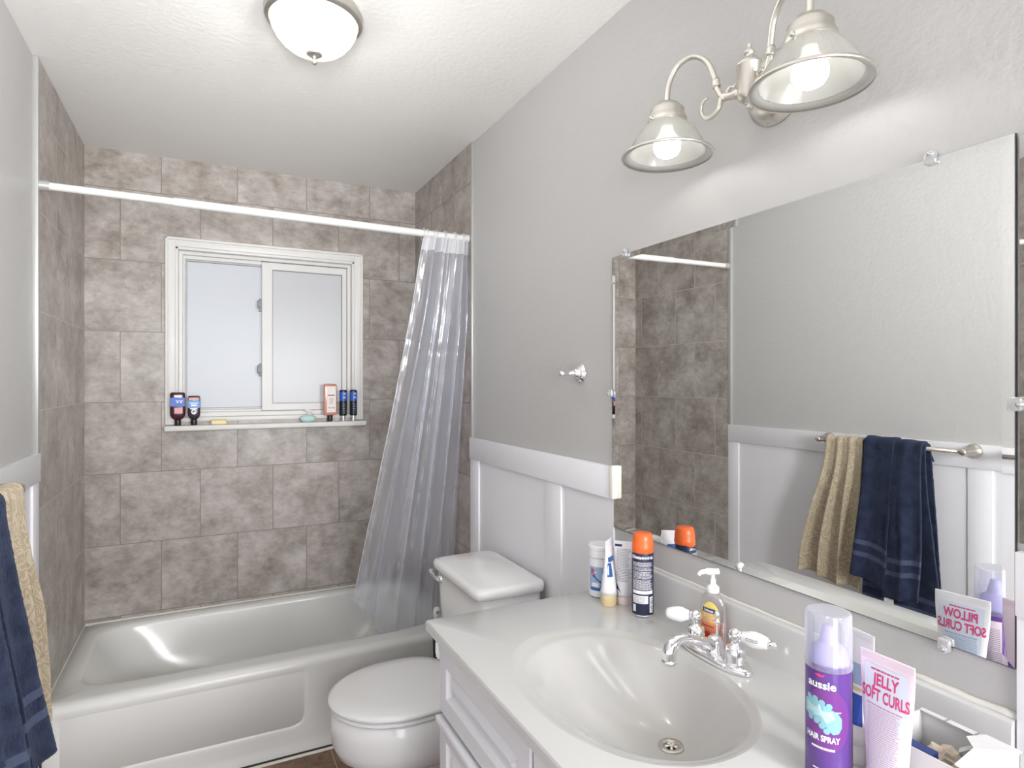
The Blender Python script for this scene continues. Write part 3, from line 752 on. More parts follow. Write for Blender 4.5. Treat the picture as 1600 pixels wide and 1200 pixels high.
# ------------------------------------------------------------------ toilet
TY = 1.945
toi = thing('toilet', (0.66, TY, 0), 'white toilet with closed lid between bathtub and vanity', 'toilet')
def dring(xf, xb, hw, z, seg=56, yc=TY, back=0.78, xc=None):
    """D outline: elliptical nose towards -x, straighter sides, rounded back"""
    xc = xc if xc is not None else xf + (xb - xf) * 0.52
    pts = []
    for k in range(seg):
        t = 2 * PI * k / seg; c, s = math.cos(t), math.sin(t)
        if c < 0: x = xc + (xc - xf) * c; y = hw * s
        else:
            n = 3.4; x = xc + (xb - xc) * abs(c) ** (2 / n); y = hw * math.copysign(abs(s) ** (2 / 2.6), s) * (1 - (1 - back) * c ** 2)
        pts.append(Vector((x, yc + y, z)))
    return pts
bm = BM()
rg = [dring(0.352, 0.80, 0.180, 0.384), dring(0.345, 0.80, 0.187, 0.376), dring(0.343, 0.80, 0.189, 0.33), dring(0.346, 0.80, 0.187, 0.285), dring(0.360, 0.80, 0.175, 0.25), dring(0.395, 0.80, 0.150, 0.222), dring(0.440, 0.80, 0.122, 0.205), dring(0.468, 0.80, 0.106, 0.19), dring(0.472, 0.80, 0.103, 0.10), dring(0.46, 0.82, 0.112, 0.03), dring(0.455, 0.82, 0.116, 0.0)]
loft(bm, rg); obj('bowl', bm, 'porcelain', toi, True)
bm = BM(); loft(bm, [dring(0.362, 0.765, 0.172, 0.3838), dring(0.346, 0.765, 0.186, 0.386), dring(0.341, 0.768, 0.190, 0.391), dring(0.344, 0.768, 0.188, 0.398), dring(0.362, 0.765, 0.172, 0.400)]); obj('seat', bm, 'seat', toi, True)
bm = BM(); loft(bm, [dring(0.352, 0.765, 0.182, 0.4018), dring(0.340, 0.772, 0.192, 0.4045), dring(0.334, 0.775, 0.196, 0.411), dring(0.337, 0.775, 0.194, 0.418), dring(0.352, 0.770, 0.184, 0.4235), dring(0.42, 0.75, 0.14, 0.4265), dring(0.5, 0.7, 0.07, 0.4275)]); obj('lid', bm, 'seat', toi, True)
for s in (-1, 1):
    bm = BM(); box(bm, 0.762, 0.79, TY + s * 0.075 - 0.02, TY + s * 0.075 + 0.02, 0.384, 0.414, 0.006, 3); obj('hinge', bm, 'seat', toi, True)
def rrect(x0, x1, y0, y1, r, z, seg=40): return trect(x0, x1, y0, y1, r, z, seg)
bm = BM(); loft(bm, [trect(0.79, 0.985, TY - 0.175, TY + 0.175, 9, 0.375, 72), trect(0.785, 0.99, TY - 0.185, TY + 0.185, 9, 0.40, 72), trect(0.764, 0.992, TY - 0.203, TY + 0.203, 10, 0.60, 72), trect(0.760, 0.992, TY - 0.206, TY + 0.206, 10, 0.726, 72)]); obj('tank', bm, 'porcelain', toi, True)
bm = BM(); loft(bm, [trect(0.757, 0.994, TY - 0.208, TY + 0.208, 10, 0.7265, 72), trect(0.744, 0.999, TY - 0.216, TY + 0.216, 12, 0.732, 72), trect(0.742, 1.0, TY - 0.218, TY + 0.218, 12, 0.750, 72), trect(0.747, 0.998, TY - 0.214, TY + 0.214, 12, 0.760, 72), trect(0.765, 0.985, TY - 0.2, TY + 0.2, 10, 0.7645, 72)]); obj('tank_lid', bm, 'porcelain', toi, True)
bm = BM(); lathe(bm, (0.763, TY + 0.150, 0.700), [(0.017, 0), (0.017, 0.004), (0.011, 0.008), (0.010, 0.016)], (-1, 0, 0), 20)
tube(bm, catmull([(0.747, TY + 0.140, 0.700), (0.742, TY + 0.165, 0.704), (0.740, TY + 0.19, 0.712), (0.742, TY + 0.208, 0.716)], 5), [0.006] * 8 + [0.007] * 6 + [0.0085] * 2, 10)
obj('flush_lever', bm, 'chrome', toi, True, label='chrome flush lever')
bm = BM(); loft(bm, [dring(0.62, 0.97, 0.11, 0.36), dring(0.62, 0.97, 0.11, 0.25), dring(0.60, 0.96, 0.10, 0.05), dring(0.60, 0.96, 0.105, 0.0)]); obj('pedestal', bm, 'porcelain', toi, True)
# toilet brush in the gap behind
tb = thing('toilet_brush', (0.828, 2.330, 0), 'white handled toilet brush in dark holder beside the toilet tank', 'toilet brush')
bm = BM(); lathe(bm, (0.828, 2.330, 0), [(0.042, 0), (0.045, 0.005), (0.040, 0.15), (0.020, 0.20), (0.014, 0.30), (0.017, 0.40), (0.014, 0.432)], seg=24); obj('holder', bm, 'black', tb, 'auto')
bm = BM(); lathe(bm, (0.828, 2.330, 0.425), [(0.008, 0), (0.009, 0.02), (0.014, 0.055), (0.014, 0.072), (0.008, 0.082)], seg=20, sy=0.6); obj('handle', bm, 'whitepl', tb, True)
bm = BM(); lathe(bm, (0.828, 2.3208, 0.488), [(0.0055, 0), (0.0055, 0.0010)], (0, -1, 0), 16); obj('handle_hole', bm, 'grey', tb)

# ------------------------------------------------------------------ vanity cabinet
VY0, VY1, VX = 0.452, 1.372, 0.484
ZT = 0.85; CT = 0.028
van = thing('vanity_cabinet', (0.75, 0.92, 0), 'white painted vanity cabinet with raised panel fronts under the sink top', 'cabinet')
bm = BM()
for a in ((VX + 0.018, VX + 0.020, VY0, VY1, 0.09, ZT - CT - 0.001), (VX + 0.018, XR - 0.022, VY0, VY0 + 0.015, 0.0, ZT - CT - 0.001), (VX + 0.018, XR - 0.022, VY1 - 0.015, VY1, 0.0, ZT - CT - 0.001), (XR - 0.030, XR - 0.022, VY0, VY1, 0.0, 0.6), (VX + 0.02, XR - 0.022, VY0, VY1, 0.09, 0.105), (VX + 0.06, VX + 0.075, VY0, VY1, 0.0, 0.09)): box(bm, *a)
obj("body", bm, "cabinet", van)
def framed(bm, y0, y1, z0, z1, x=None):
    """raised panel front facing -x"""
    x = x if x is not None else VX + 0.018
    def ring(d, dx): return [Vector((x - dx, y0 + d, z0 + d)), Vector((x - dx, y1 - d, z0 + d)), Vector((x - dx, y1 - d, z1 - d)), Vector((x - dx, y0 + d, z1 - d))]
    loft(bm, [ring(0, 0), ring(0, 0.015), ring(0.003, 0.019), ring(0.042, 0.019), ring(0.047, 0.013), ring(0.052, 0.010), ring(0.058, 0.010), ring(0.078, 0.017), ring(0.080, 0.0175)])
for y0, y1 in ((0.895, 1.340), (0.470, 0.885)):
    bm = BM(); framed(bm, y0, y1, 0.652, 0.808); obj('drawer_front', bm, 'cabinet', van)
    dbm = BM(); framed(dbm, y0, y1, 0.115, 0.640)
    d = obj('door', dbm, 'cabinet', van)
    bm = BM(); box(bm, VX - 0.012, VX + 0.002, y0, y1, 0.628, 0.644, 0.003); obj('finger_pull', bm, 'white_trim', d, 'auto')
bm = BM(); box(bm, VX - 0.002, VX + 0.017, 1.348, 1.366, 0.765, 0.815, 0.003); box(bm, VX - 0.005, VX, 1.352, 1.361, 0.775, 0.805, 0.003); obj('safety_latch', bm, 'whitepl', van, 'auto', label='small white plastic safety latch')

# ------------------------------------------------------------------ vanity top with integral basin
vt = thing('bathroom_sink', (0.75, 0.92, ZT - CT), 'off-white cultured marble sink top with integral oval basin and backsplash', 'sink')
TX0, TX1, TY0, TY1 = 0.464, XR - 0.001, 0.443, 1.385
SCX, SCY, SAX, SAY = 0.703, 0.930, 0.196, 0.264
DR = Vector((0.772, 0.877, 0))
NS = 128
def ell(k):
    t = 2 * PI * k / NS; c, s = math.cos(t), math.sin(t); n = 2.15
    r = (abs(c) ** n + abs(s) ** n) ** (-1 / n)
    return Vector((SCX + SAX * r * c, SCY + SAY * r * s, 0))
def sprof(s):
    # s 0 at drain .. 1 at rim, returns depth
    if s > 0.9: return 0.007 * (1 - smoothstep(0.9, 1.0, s))
    s = max(s, 0.14)
    return 0.007 + 0.110 * (1 - (s / 0.9) ** 2.0) ** 1.25
rim_z = ZT
bm = BM(); rings = []
for s in (0.05, 0.12, 0.2, 0.3, 0.4, 0.5, 0.58, 0.65, 0.71, 0.76, 0.80, 0.84, 0.87, 0.89, 0.91, 0.93, 0.95, 0.97, 1.0):
    rings.append([Vector((DR.x + (ell(k).x - DR.x) * s, DR.y + (ell(k).y - DR.y) * s, ZT - sprof(s))) for k in range(NS)])
loft(bm, rings, cap0=False, cap1=False); basin = obj('basin', bm, 'basin', vt, True)
bm = BM()
def rect_hit(k, inset=0.0):
    e = ell(k) - Vector((SCX, SCY, 0)); t = 1e9
    if e.x > 1e-6: t = min(t, (TX1 - inset - SCX) / e.x)
    if e.x < -1e-6: t = min(t, (TX0 + inset - SCX) / e.x)
    if e.y > 1e-6: t = min(t, (TY1 - inset - SCY) / e.y)
    if e.y < -1e-6: t = min(t, (TY0 + inset - SCY) / e.y)
    return Vector((SCX, SCY, 0)) + e * t
def top_ring(inset, z):
    out = [rect_hit(k, inset) for k in range(NS)]
    for cx, cy in ((TX0, TY0), (TX0, TY1), (TX1, TY0), (TX1, TY1)):   # snap the nearest sample to each corner
        c = Vector((cx + math.copysign(inset, SCX - cx), cy + math.copysign(inset, SCY - cy), 0))
        kk = min(range(NS), key=lambda i: (out[i] - c).length); out[kk] = c
    return [Vector((p.x, p.y, z)) for p in out]
rings = [[Vector((ell(k).x, ell(k).y, ZT)) for k in range(NS)], top_ring(0.006, ZT), top_ring(0.002, ZT - 0.0017), top_ring(0.0, ZT - 0.006), top_ring(0.0, ZT - CT + 0.004), top_ring(0.004, ZT - CT), top_ring(0.10, ZT - CT)]
loft(bm, rings, cap0=False, cap1=False)
ct = obj('countertop', bm, 'marble', vt, 'auto')
bm = BM()
prof = [(XR - 0.001, ZT - 0.002), (XR - 0.026, ZT - 0.002), (XR - 0.0225, ZT + 0.006), (XR - 0.0215, ZT + 0.082), (XR - 0.0195, ZT + 0.089), (XR - 0.014, ZT + 0.092), (XR - 0.001, ZT + 0.092)]
loft(bm, [[Vector((x, TY0, z)) for x, z in prof], [Vector((x, TY1, z)) for x, z in prof]]); obj('backsplash', bm, 'marble', vt, 'auto')
bm = BM()   # uneven caulk line above the backsplash
tube(bm, [(XR - 0.003, TY0 + (TY1 - TY0) * i / 60, ZT + 0.093 + 0.002 * noise.noise(Vector((i * 0.4, 0, 0)))) for i in range(61)], [0.003 + 0.002 * abs(noise.noise(Vector((i * 0.5, 5, 0)))) + (0.003 if i < 9 else 0) for i in range(61)], 8)
obj('caulk_line', bm, 'caulk2', vt, True)
dz = ZT - sprof(0.1) + 0.0025
bm = BM(); lathe(bm, (DR.x, DR.y, dz - 0.0035), [(0.012, -0.003), (0.0125, 0.003), (0.017, 0.0045), (0.0225, 0.0045), (0.0245, 0.0025), (0.0245, -0.004)], seg=40, cap0=False, cap1=False); dr = obj('drain_flange', bm, 'nickel', vt, True)
bm = BM(); lathe(bm, (DR.x, DR.y, dz - 0.03), [(0.0135, 0.0), (0.0135, 0.027)], seg=24, cap1=False); obj('drain_pipe', bm, 'black', dr, True)
bm = BM()
lathe(bm, (DR.x, DR.y, dz - 0.006), [(0.004, 0), (0.004, 0.007), (0.002, 0.008)], seg=16)
for k in range(5):
    a = 2 * PI * k / 5 + 0.3
    tube(bm, [(DR.x + 0.002 * math.cos(a), DR.y + 0.002 * math.sin(a), dz - 0.001), (DR.x + 0.013 * math.cos(a), DR.y + 0.013 * math.sin(a), dz - 0.001)], [0.0025, 0.0032], 8)
obj('drain_cross', bm, 'satin', dr, True)

# ------------------------------------------------------------------ faucet
FX, FY = 0.930, 0.925
fa = thing('faucet', (FX, FY, ZT), 'chrome centerset faucet with two white porcelain lever handles behind the basin', 'faucet')
bm = BM()
def plate(f, z, ex=0): return [Vector((FX + (0.0275 * f - ex * 0.0) * math.copysign(abs(math.cos(t)) ** 0.9, math.cos(t)) * (1 + 0.10 * abs(math.cos(t))), FY + (0.092 - 0.0275 * (1 - f)) * math.copysign(abs(math.sin(t)) ** 0.78, math.sin(t)), z)) for t in [2 * PI * k / 64 for k in range(64)]]
loft(bm, [plate(1.0, ZT + 0.0005), plate(1.02, ZT + 0.004), plate(0.97, ZT + 0.009), plate(0.86, ZT + 0.0125), plate(0.6, ZT + 0.0145)])
obj('base_plate', bm, 'chrome', fa, True)
bm = BM(); lathe(bm, (FX, FY, ZT + 0.012), [(0.020, 0), (0.020, 0.006), (0.017, 0.010), (0.0165, 0.022), (0.012, 0.032), (0.006, 0.036)], seg=32)
path = catmull([(FX + 0.003, FY, ZT + 0.026), (FX - 0.02, FY, ZT + 0.034), (FX - 0.05, FY, ZT + 0.045), (FX - 0.085, FY, ZT + 0.056), (FX - 0.108, FY, ZT + 0.053), (FX - 0.119, FY, ZT + 0.038), (FX - 0.121, FY, ZT + 0.022)], 7)
n = len(path); rad = []
for i in range(n):
    t = i / (n - 1); rad.append(0.0135 - 0.004 * smoothstep(0, 0.45, t) + 0.0042 * smoothstep(0.55, 0.75, t))
tube(bm, path, rad, 24)
lathe(bm, (FX - 0.121, FY, ZT + 0.012), [(0.009, 0), (0.0125, 0.0), (0.0135, 0.003), (0.0155, 0.004), (0.0155, 0.008), (0.0135, 0.010), (0.0135, 0.014)], seg=24)
obj('spout', bm, 'chrome', fa, True)
bm = BM(); lathe(bm, (FX + 0.006, FY, ZT + 0.045), [(0.0035, 0), (0.0028, 0.022), (0.006, 0.026), (0.0065, 0.031), (0.0035, 0.034), (0.0035, 0.037), (0.0062, 0.041), (0.0062, 0.046), (0.003, 0.050)], seg=20); obj('lift_rod', bm, 'chrome', fa, True)
for sgn, ang, word in ((1, math.radians(128), None), (-1, math.radians(-62), 'COLD')):
    hy = FY + sgn * 0.0545; hx = FX
    bm = BM(); lathe(bm, (hx, hy, ZT + 0.010), [(0.024, 0), (0.0235, 0.003), (0.019, 0.006), (0.0185, 0.008), (0.019, 0.012), (0.0185, 0.034), (0.016, 0.037), (0.010, 0.039), (0.008, 0.043), (0.0085, 0.047), (0.0125, 0.052), (0.0135, 0.058), (0.012, 0.064), (0.007, 0.069), (0.003, 0.071)], seg=32)
    hn = obj('handle', bm, 'chrome', fa, True)
    d = Vector((math.cos(ang), math.sin(ang), -0.05)); c = Vector((hx, hy, ZT + 0.068))
    bm = BM(); lathe(bm, c, [(0.006, 0.008), (0.009, 0.010), (0.0105, 0.013), (0.0105, 0.016), (0.0155, 0.028), (0.0162, 0.036), (0.0145, 0.048), (0.0115, 0.058), (0.0105, 0.061)], d, 28); pl = obj('porcelain_lever', bm, 'porcelain', hn, True, label='white porcelain lever')
    bm = BM(); lathe(bm, c, [(0.005, 0.0), (0.0105, 0.006), (0.0108, 0.013)], d, 20); obj('lever_collar', bm, 'chrome', hn, True); bm = BM(); lathe(bm, c, [(0.0105, 0.060), (0.0112, 0.063), (0.008, 0.067), (0.0065, 0.069), (0.0075, 0.073), (0.0045, 0.078)] if sgn < 0 else [(0.0105, 0.060), (0.006, 0.063), (0.002, 0.066)], d, 20); obj('lever_cap', bm, 'chrome', hn, True)
    if word:
        r_ = Vector((d.x, d.y, d.z)).normalized(); up = Vector((0, 0, 1)); nrm = r_.cross(up).normalized(); 
        if nrm.x > 0: nrm = -nrm
        text('lettering', word, 0.0085, 'ink', plane_map(c + r_ * 0.034 + nrm * 0.0152 + up * 0.003, r_, (up * 0.8 + nrm * -0.5), (nrm * 0.8 + up * 0.5), 0.0012), fa, 0, -0.003)

# ------------------------------------------------------------------ items on the sink top
def cam_ang(x, y): return math.atan2(-y, -x)
# white pill bottle
x, y = 0.936, 1.338
t = thing('pill_bottle', (x, y, ZT), 'white plastic bottle with blue label at far corner of the sink top', 'bottle')
bm = BM(); lathe(bm, (x, y, ZT + 0.0004), [(0.026, 0), (0.031, 0.003), (0.032, 0.01), (0.032, 0.092), (0.030, 0.102), (0.027, 0.106)], seg=36); obj('bottle_body', bm, 'whitepl', t, 'auto')
bm = BM(); lathe(bm, (x, y, ZT + 0.106), [(0.0335, 0), (0.0335, 0.018), (0.0345, 0.020), (0.0345, 0.027), (0.032, 0.030), (0.02, 0.0305)], seg=48, rib=0.006, ribn=24); obj('cap', bm, 'whitepl', t, 'auto')
mp = cyl_map(x, y, ZT, 0.032, cam_ang(x, y))
bm = BM(); quad(bm, mp, -0.034, 0.006, 0.020, 0.082, 12); obj('label_wrap', bm, 'ltblue', t)
bm = BM(); quad(bm, mp, 0.006, 0.034, 0.020, 0.082, 12); obj('label_wrap', bm, 'card', t)
bm = BM(); quad(bm, mp, -0.028, 0.004, 0.020, 0.028, 8, .0003); blob(bm, mp, [(-0.026, 0.058), (-0.018, 0.062), (0.004, 0.044), (0.004, 0.036), (-0.012, 0.048)], .0003); obj('blue_print', bm, 'blue', t)
bm = BM(); quad(bm, mp, -0.026, -0.006, 0.030, 0.040, 6, .0003); quad(bm, mp, -0.028, -0.012, 0.066, 0.068, 6, .0003); obj('white_print', bm, 'whiteink', t)
text('lettering', 'R', 0.020, 'red', mp, t, -0.022, 0.062, bold=0.0008, k=.0004)
bm = BM(); lines(bm, mp, 0.009, 0.032, 0.026, 0.078, 15, 0.0014, .0004, 0.2, random.Random(8)); obj('small_print', bm, 'grey', t)

def squeeze_tube(t, x, y, ang, wtop, rbot, h, caph, m, capm, capr=None, z0=ZT, tb=0.0):
    """tube standing on its cap; ang = direction its flat face looks"""
    nrm = Vector((math.cos(ang), math.sin(ang), 0)); r = Vector((-nrm.y, nrm.x, 0))
    capr = capr or rbot
    bm = BM(); sy = capr * (0.62 if tb else 1)
    def ring(a, b, z, seg=36, n=2): return [Vector((x, y, z0 + z)) + r * (a * math.copysign(abs(math.cos(q)) ** (2 / n), math.cos(q))) + nrm * (b * math.copysign(abs(math.sin(q)) ** (2 / n), math.sin(q))) for q in [2 * PI * k / seg for k in range(seg)]]
    db = rbot if not tb else tb
    dc = capr if not tb else tb
    loft(bm, [ring(capr * .97, dc * .97, 0.0004), ring(capr, dc, 0.002), ring(capr, dc, caph - 0.001), ring(capr * .97, dc * .97, caph)]); obj('cap', bm, capm, t, 'auto')
    bm = BM(); rr = []
    for i in range(13):
        f = i / 12; z = caph + (h - caph - 0.012) * f
        a = rbot * 0.99 + (wtop / 2 - rbot * 0.99) * smoothstep(0, 1, f) ** 0.9; b = db * 0.98 * (1 - f ** 1.25) + 0.0012
        rr.append(ring(a, b, z))
    rr.append(ring(wtop / 2, 0.0012, h - 0.0005)); rr.append(ring(wtop / 2 - 0.0005, 0.0008, h))
    loft(bm, rr); obj('tube_body', bm, m, t, True)
    bm = BM(); c = Vector((x, y, z0 + h - 0.006))
    for s in (1, -1):
        for q in range(5):
            zz = -0.004 + q * 0.002
            a = c + Vector((0, 0, zz)) + nrm * s * 0.0013; vs = [a - r * wtop * .49 + Vector((0, 0, -.0004)), a + r * wtop * .49 + Vector((0, 0, -.0004)), a + r * wtop * .49 + Vector((0, 0, .0004)), a - r * wtop * .49 + Vector((0, 0, .0004))]
            bm.faces.new([bm.verts.new(v) for v in vs])
    obj('crimp', bm, m, t)
    # mapping for the flat face: follows the taper
    def fm(side=1):
        def f(px, py, k=0):
            fz = max(0, min(1, (py - caph) / (h - caph - 0.012)))
            a = rbot * 0.99 + (wtop / 2 - rbot * 0.99) * smoothstep(0, 1, fz) ** 0.9; b = db * 0.98 * (1 - fz ** 1.25) + 0.0012
            q = max(-0.98, min(0.98, px / a)); dd = b * math.sqrt(1 - q * q)
            return Vector((x, y, z0 + py)) + r * px * side + nrm * side * (dd + 0.0005 + k)
        return f
    return fm
# tan-capped toothpaste tube, seen edge-on
x, y = 0.914, 1.272
t = thing('toothpaste_tube', (x, y, ZT), 'white squeeze tube standing on a tan cap, seen edge on', 'tube')
fm = squeeze_tube(t, x, y, cam_ang(x, y) + 1.25, 0.050, 0.0205, 0.166, 0.028, 'tubewhite', 'tan')
nr = cam_ang(x, y) + 1.25
mf = fm(1)
mp = cyl_map(x, y, ZT, 0.017, cam_ang(x, y))
bm = BM(); quad(bm, mf, -0.022, -0.010, 0.075, 0.110, 3, .0002); quad(bm, mf, -0.020, 0.012, 0.112, 0.124, 4, .0002); obj('blue_print', bm, 'blue', t)
bm = BM(); mb = fm(-1); quad(bm, mb, 0.004, 0.014, 0.040, 0.066, 3, .0002); quad(bm, mb, 0.008, 0.016, 0.080, 0.108, 3, .0002); obj('back_print', bm, 'blue', t)
# second tube, facing the camera
x, y = 0.956, 1.262
t = thing('lotion_tube', (x, y, ZT), 'white tube covered in small print standing beside the shaving gel can', 'tube')
fm = squeeze_tube(t, x, y, cam_ang(x, y) - 0.15, 0.056, 0.0215, 0.158, 0.020, 'tubewhite', 'pinkwhite')
mf = fm(1)
bm = BM(); lines(bm, mf, -0.019, 0.020, 0.060, 0.138, 22, 0.0012, .0002, 0.25, random.Random(3)); obj('small_print', bm, 'grey', t)
bm = BM(); quad(bm, mf, -0.024, -0.006, 0.144, 0.150, 4, .0002); blob(bm, mf, [(-0.021, 0.058), (-0.021, 0.036), (-0.004, 0.030), (-0.012, 0.042)], .0002); obj('navy_print', bm, 'ink', t)
# shaving gel can
x, y = 0.949, 1.180
t = thing('shaving_gel_can', (x, y, ZT), 'navy aerosol can with orange cap standing near the backsplash', 'aerosol can')
bm = BM(); lathe(bm, (x, y, ZT + 0.0004), [(0.024, 0), (0.026, 0.001), (0.0265, 0.004), (0.0255, 0.006)], seg=40); obj('rim', bm, 'silver', t, True)
bm = BM(); lathe(bm, (x, y, ZT + 0.005), [(0.0255, 0), (0.0262, 0.001), (0.0262, 0.146), (0.0245, 0.152)], seg=40); obj('can_body', bm, 'navy', t, 'auto')
bm = BM(); lathe(bm, (x, y, ZT + 0.153), [(0.0250, 0), (0.0262, 0.001), (0.0262, 0.014), (0.0255, 0.016), (0.0250, 0.030), (0.0225, 0.041), (0.020, 0.0455), (0.014, 0.047), (0.004, 0.0465)], seg=40); obj('cap', bm, 'orange', t, True)
mp = cyl_map(x, y, ZT, 0.0262, cam_ang(x, y))
bm = BM()
rs = random.Random(9)
for z0, z1, n_ in ((0.124, 0.132, 4), (0.114, 0.120, 3), (0.094, 0.110, 7), (0.068, 0.090, 10)): lines(bm, mp, -0.026, 0.026, z0, z1, n_, 0.0011, .0003, 0.15, rs)
quad(bm, mp, -0.026, 0.026, 0.057, 0.065, 12, .0003); quad(bm, mp, -0.026, 0.013, 0.034, 0.053, 10, .0003); quad(bm, mp, 0.017, 0.027, 0.012, 0.050, 6, .0003); quad(bm, mp, -0.026, -0.017, 0.013, 0.030, 5, .0003)
obj('small_print', bm, 'whiteink', t)
bm = BM(); lines(bm, mp, -0.024, 0.010, 0.037, 0.050, 5, 0.0008, .0006, 0.2, rs)
for k in range(8): quad(bm, mp, 0.019, 0.026, 0.016 + k * 0.004, 0.0172 + k * 0.004 + (k % 3) * 0.0006, 4, .0006)
obj('dark_print', bm, 'ink', t)
text('lettering', 'Gillette', 0.0105, 'whiteink', mp, t, -0.016, 0.141, bold=0.0004, k=.0004, sx=0.85)
text('lettering', 'SHAVE GEL', 0.0080, 'whiteink', mp, t, 0.013, 0.141, bold=0.0003, k=.0004, sx=0.75)
# hand soap
x, y = 0.977, 0.978
sn = cam_ang(x, y) - 0.02
t = thing('soap_dispenser', (x, y, ZT), 'clear pump bottle of hand soap with peach label behind the faucet', 'soap dispenser')
sa = math.radians(192); na = Vector((math.cos(sa), math.sin(sa), 0)); ra = Vector((-na.y, na.x, 0))
def sring(a, b, z, seg=40): return [Vector((x, y, ZT + z)) + ra * a * math.cos(q) + na * b * math.sin(q) for q in [2 * PI * k / seg for k in range(seg)]]
HW = [(0.90, 0.0004), (0.98, 0.004), (1.0, 0.03), (0.99, 0.06), (0.93, 0.085), (0.78, 0.100), (0.52, 0.110), (0.36, 0.116)]
DPT = 0.0135
def hw(z):
    for (f0, z0), (f1, z1) in zip(HW, HW[1:]):
        if z <= z1: return f0 + (f1 - f0) * (z - z0) / (z1 - z0)
    return 0.36
bm = BM(); loft(bm, [sring(0.031 * f, DPT * (0.9 + 0.1 * f) if z < 0.1 else max(0.0115, DPT * f * 1.1), z) for f, z in HW]); obj('bottle_body', bm, 'clearbottle', t, True)
bm = BM(); loft(bm, [sring(0.029 * hw(z), DPT * 0.9, z) for z in (0.003, 0.02, 0.035, 0.048)]); obj('liquid_soap', bm, 'peachliquid', t, True)
bm = BM()
def lf(px, py, k=0):
    a = 0.031 * hw(py); q = max(-.97, min(.97, px / a)); return Vector((x, y, ZT + py)) + ra * px + na * (DPT * math.sqrt(1 - q * q) + 0.0006 + k)
blob(bm, lf, [(0.024 * math.cos(q), 0.052 + 0.042 * math.sin(q) + 0.006 * math.cos(q)) for q in [2 * PI * k / 40 for k in range(40)]]); obj('label_panel', bm, 'peach', t)
bm = BM(); quad(bm, lf, -0.016, 0.014, 0.070, 0.080, 8, .0003); obj('brand_plate', bm, 'navycard', t)
text('lettering', 'Softsoap', 0.0078, 'whiteink', lf, t, -0.001, 0.0725, bold=0.0003, k=.0006, sx=0.82)
bm = BM(); lines(bm, lf, -0.015, 0.013, 0.052, 0.066, 4, 0.0012, .0003, 0.2, random.Random(2)); obj('small_print', bm, 'whiteink', t)
bm = BM(); quad(bm, lf, -0.018, 0.012, 0.040, 0.0425, 6, .0003); quad(bm, lf, -0.014, 0.002, 0.018, 0.030, 6, .0003); obj('red_print', bm, 'red', t)
bm = BM(); lathe(bm, (x, y, ZT + 0.112), [(0.0125, 0), (0.0135, 0.001), (0.0135, 0.011), (0.010, 0.0155), (0.0065, 0.017), (0.0060, 0.028), (0.0045, 0.029), (0.0042, 0.040)], seg=32); 
dd = Vector((math.cos(math.radians(150)), math.sin(math.radians(150)), 0)); top = Vector((x, y, ZT + 0.156))
tube(bm, catmull([top - dd * 0.013 + Vector((0, 0, .001)), top, top + dd * 0.016, top + dd * 0.027 + Vector((0, 0, -0.003)), top + dd * 0.030 + Vector((0, 0, -0.008))], 4), [0.0065] * 4 + [0.0075] * 4 + [0.0055] * 4 + [0.004] * 5, 12)
obj('pump', bm, 'whitepl', t, True, label='white pump head')
# hair spray
x, y = 0.793, 0.572
t = thing('hair_spray_can', (x, y, ZT), 'purple hair spray can with clear cap and teal splash at front right of sink top', 'aerosol can')
bm = BM(); lathe(bm, (x, y, ZT + 0.0004), [(0.027, 0), (0.0295, 0.001), (0.030, 0.004), (0.030, 0.158), (0.0288, 0.166), (0.0285, 0.168)], seg=48); obj('can_body', bm, 'purple', t, 'auto')
bm = BM(); lathe(bm, (x, y, ZT + 0.168), [(0.0275, 0), (0.0278, 0.004), (0.0265, 0.008), (0.022, 0.020), (0.014, 0.026), (0.0125, 0.028), (0.012, 0.033), (0.008, 0.046), (0.0075, 0.050), (0.003, 0.051)], seg=36); obj('nozzle', bm, 'lilac', t, True)
bm = BM(); lathe(bm, (x, y, ZT + 0.162), [(0.0302, 0.0), (0.0308, 0.001), (0.0312, 0.006), (0.0305, 0.010), (0.0302, 0.073), (0.0292, 0.0765), (0.0275, 0.0775), (0.01, 0.0775)], seg=48, cap0=False); obj('cap', bm, 'clearcap', t, 'auto', label='clear plastic cap')
a0 = cam_ang(x, y)
mp = cyl_map(x, y, ZT, 0.030, a0)
bm = BM(); blob(bm, mp, [(-0.002 + 0.031 * math.cos(q), 0.096 + 0.045 * math.sin(q)) for q in [2 * PI * k / 36 for k in range(36)]]); obj('glow_print', bm, 'magenta', t)
bm = BM()
pts = [(-0.034, 0.116), (-0.026, 0.121), (-0.016, 0.121), (-0.006, 0.117), (0.004, 0.112), (0.012, 0.108), (0.017, 0.100), (0.017, 0.088), (0.013, 0.080), (0.006, 0.078), (0.000, 0.083), (-0.008, 0.091), (-0.018, 0.095), (-0.028, 0.096), (-0.034, 0.098)]
blob(bm, mp, pts, .0004)
for cx, cy in ((-0.026, 0.122), (-0.017, 0.122), (-0.008, 0.119), (0.001, 0.116), (-0.024, 0.094), (-0.015, 0.092), (-0.008, 0.087), (-0.002, 0.081)):
    blob(bm, mp, [(cx + 0.0042 * math.cos(q), cy + 0.0042 * math.sin(q)) for q in [2 * PI * k / 12 for k in range(12)]], .0003)
obj('teal_splash', bm, 'teal', t)
bm = BM(); blob(bm, mp, [(-0.030, 0.114), (-0.012, 0.116), (0.006, 0.109), (0.008, 0.099), (-0.002, 0.092), (-0.018, 0.100), (-0.030, 0.102)], .0007); quad(bm, mp, 0.008, 0.016, 0.1085, 0.110, 4, .0007); obj('pale_splash', bm, 'tealpale', t)
text('lettering', 'aussie', 0.0155, 'whiteink', mp, t, -0.009, 0.139, bold=0.0004, k=.0006)
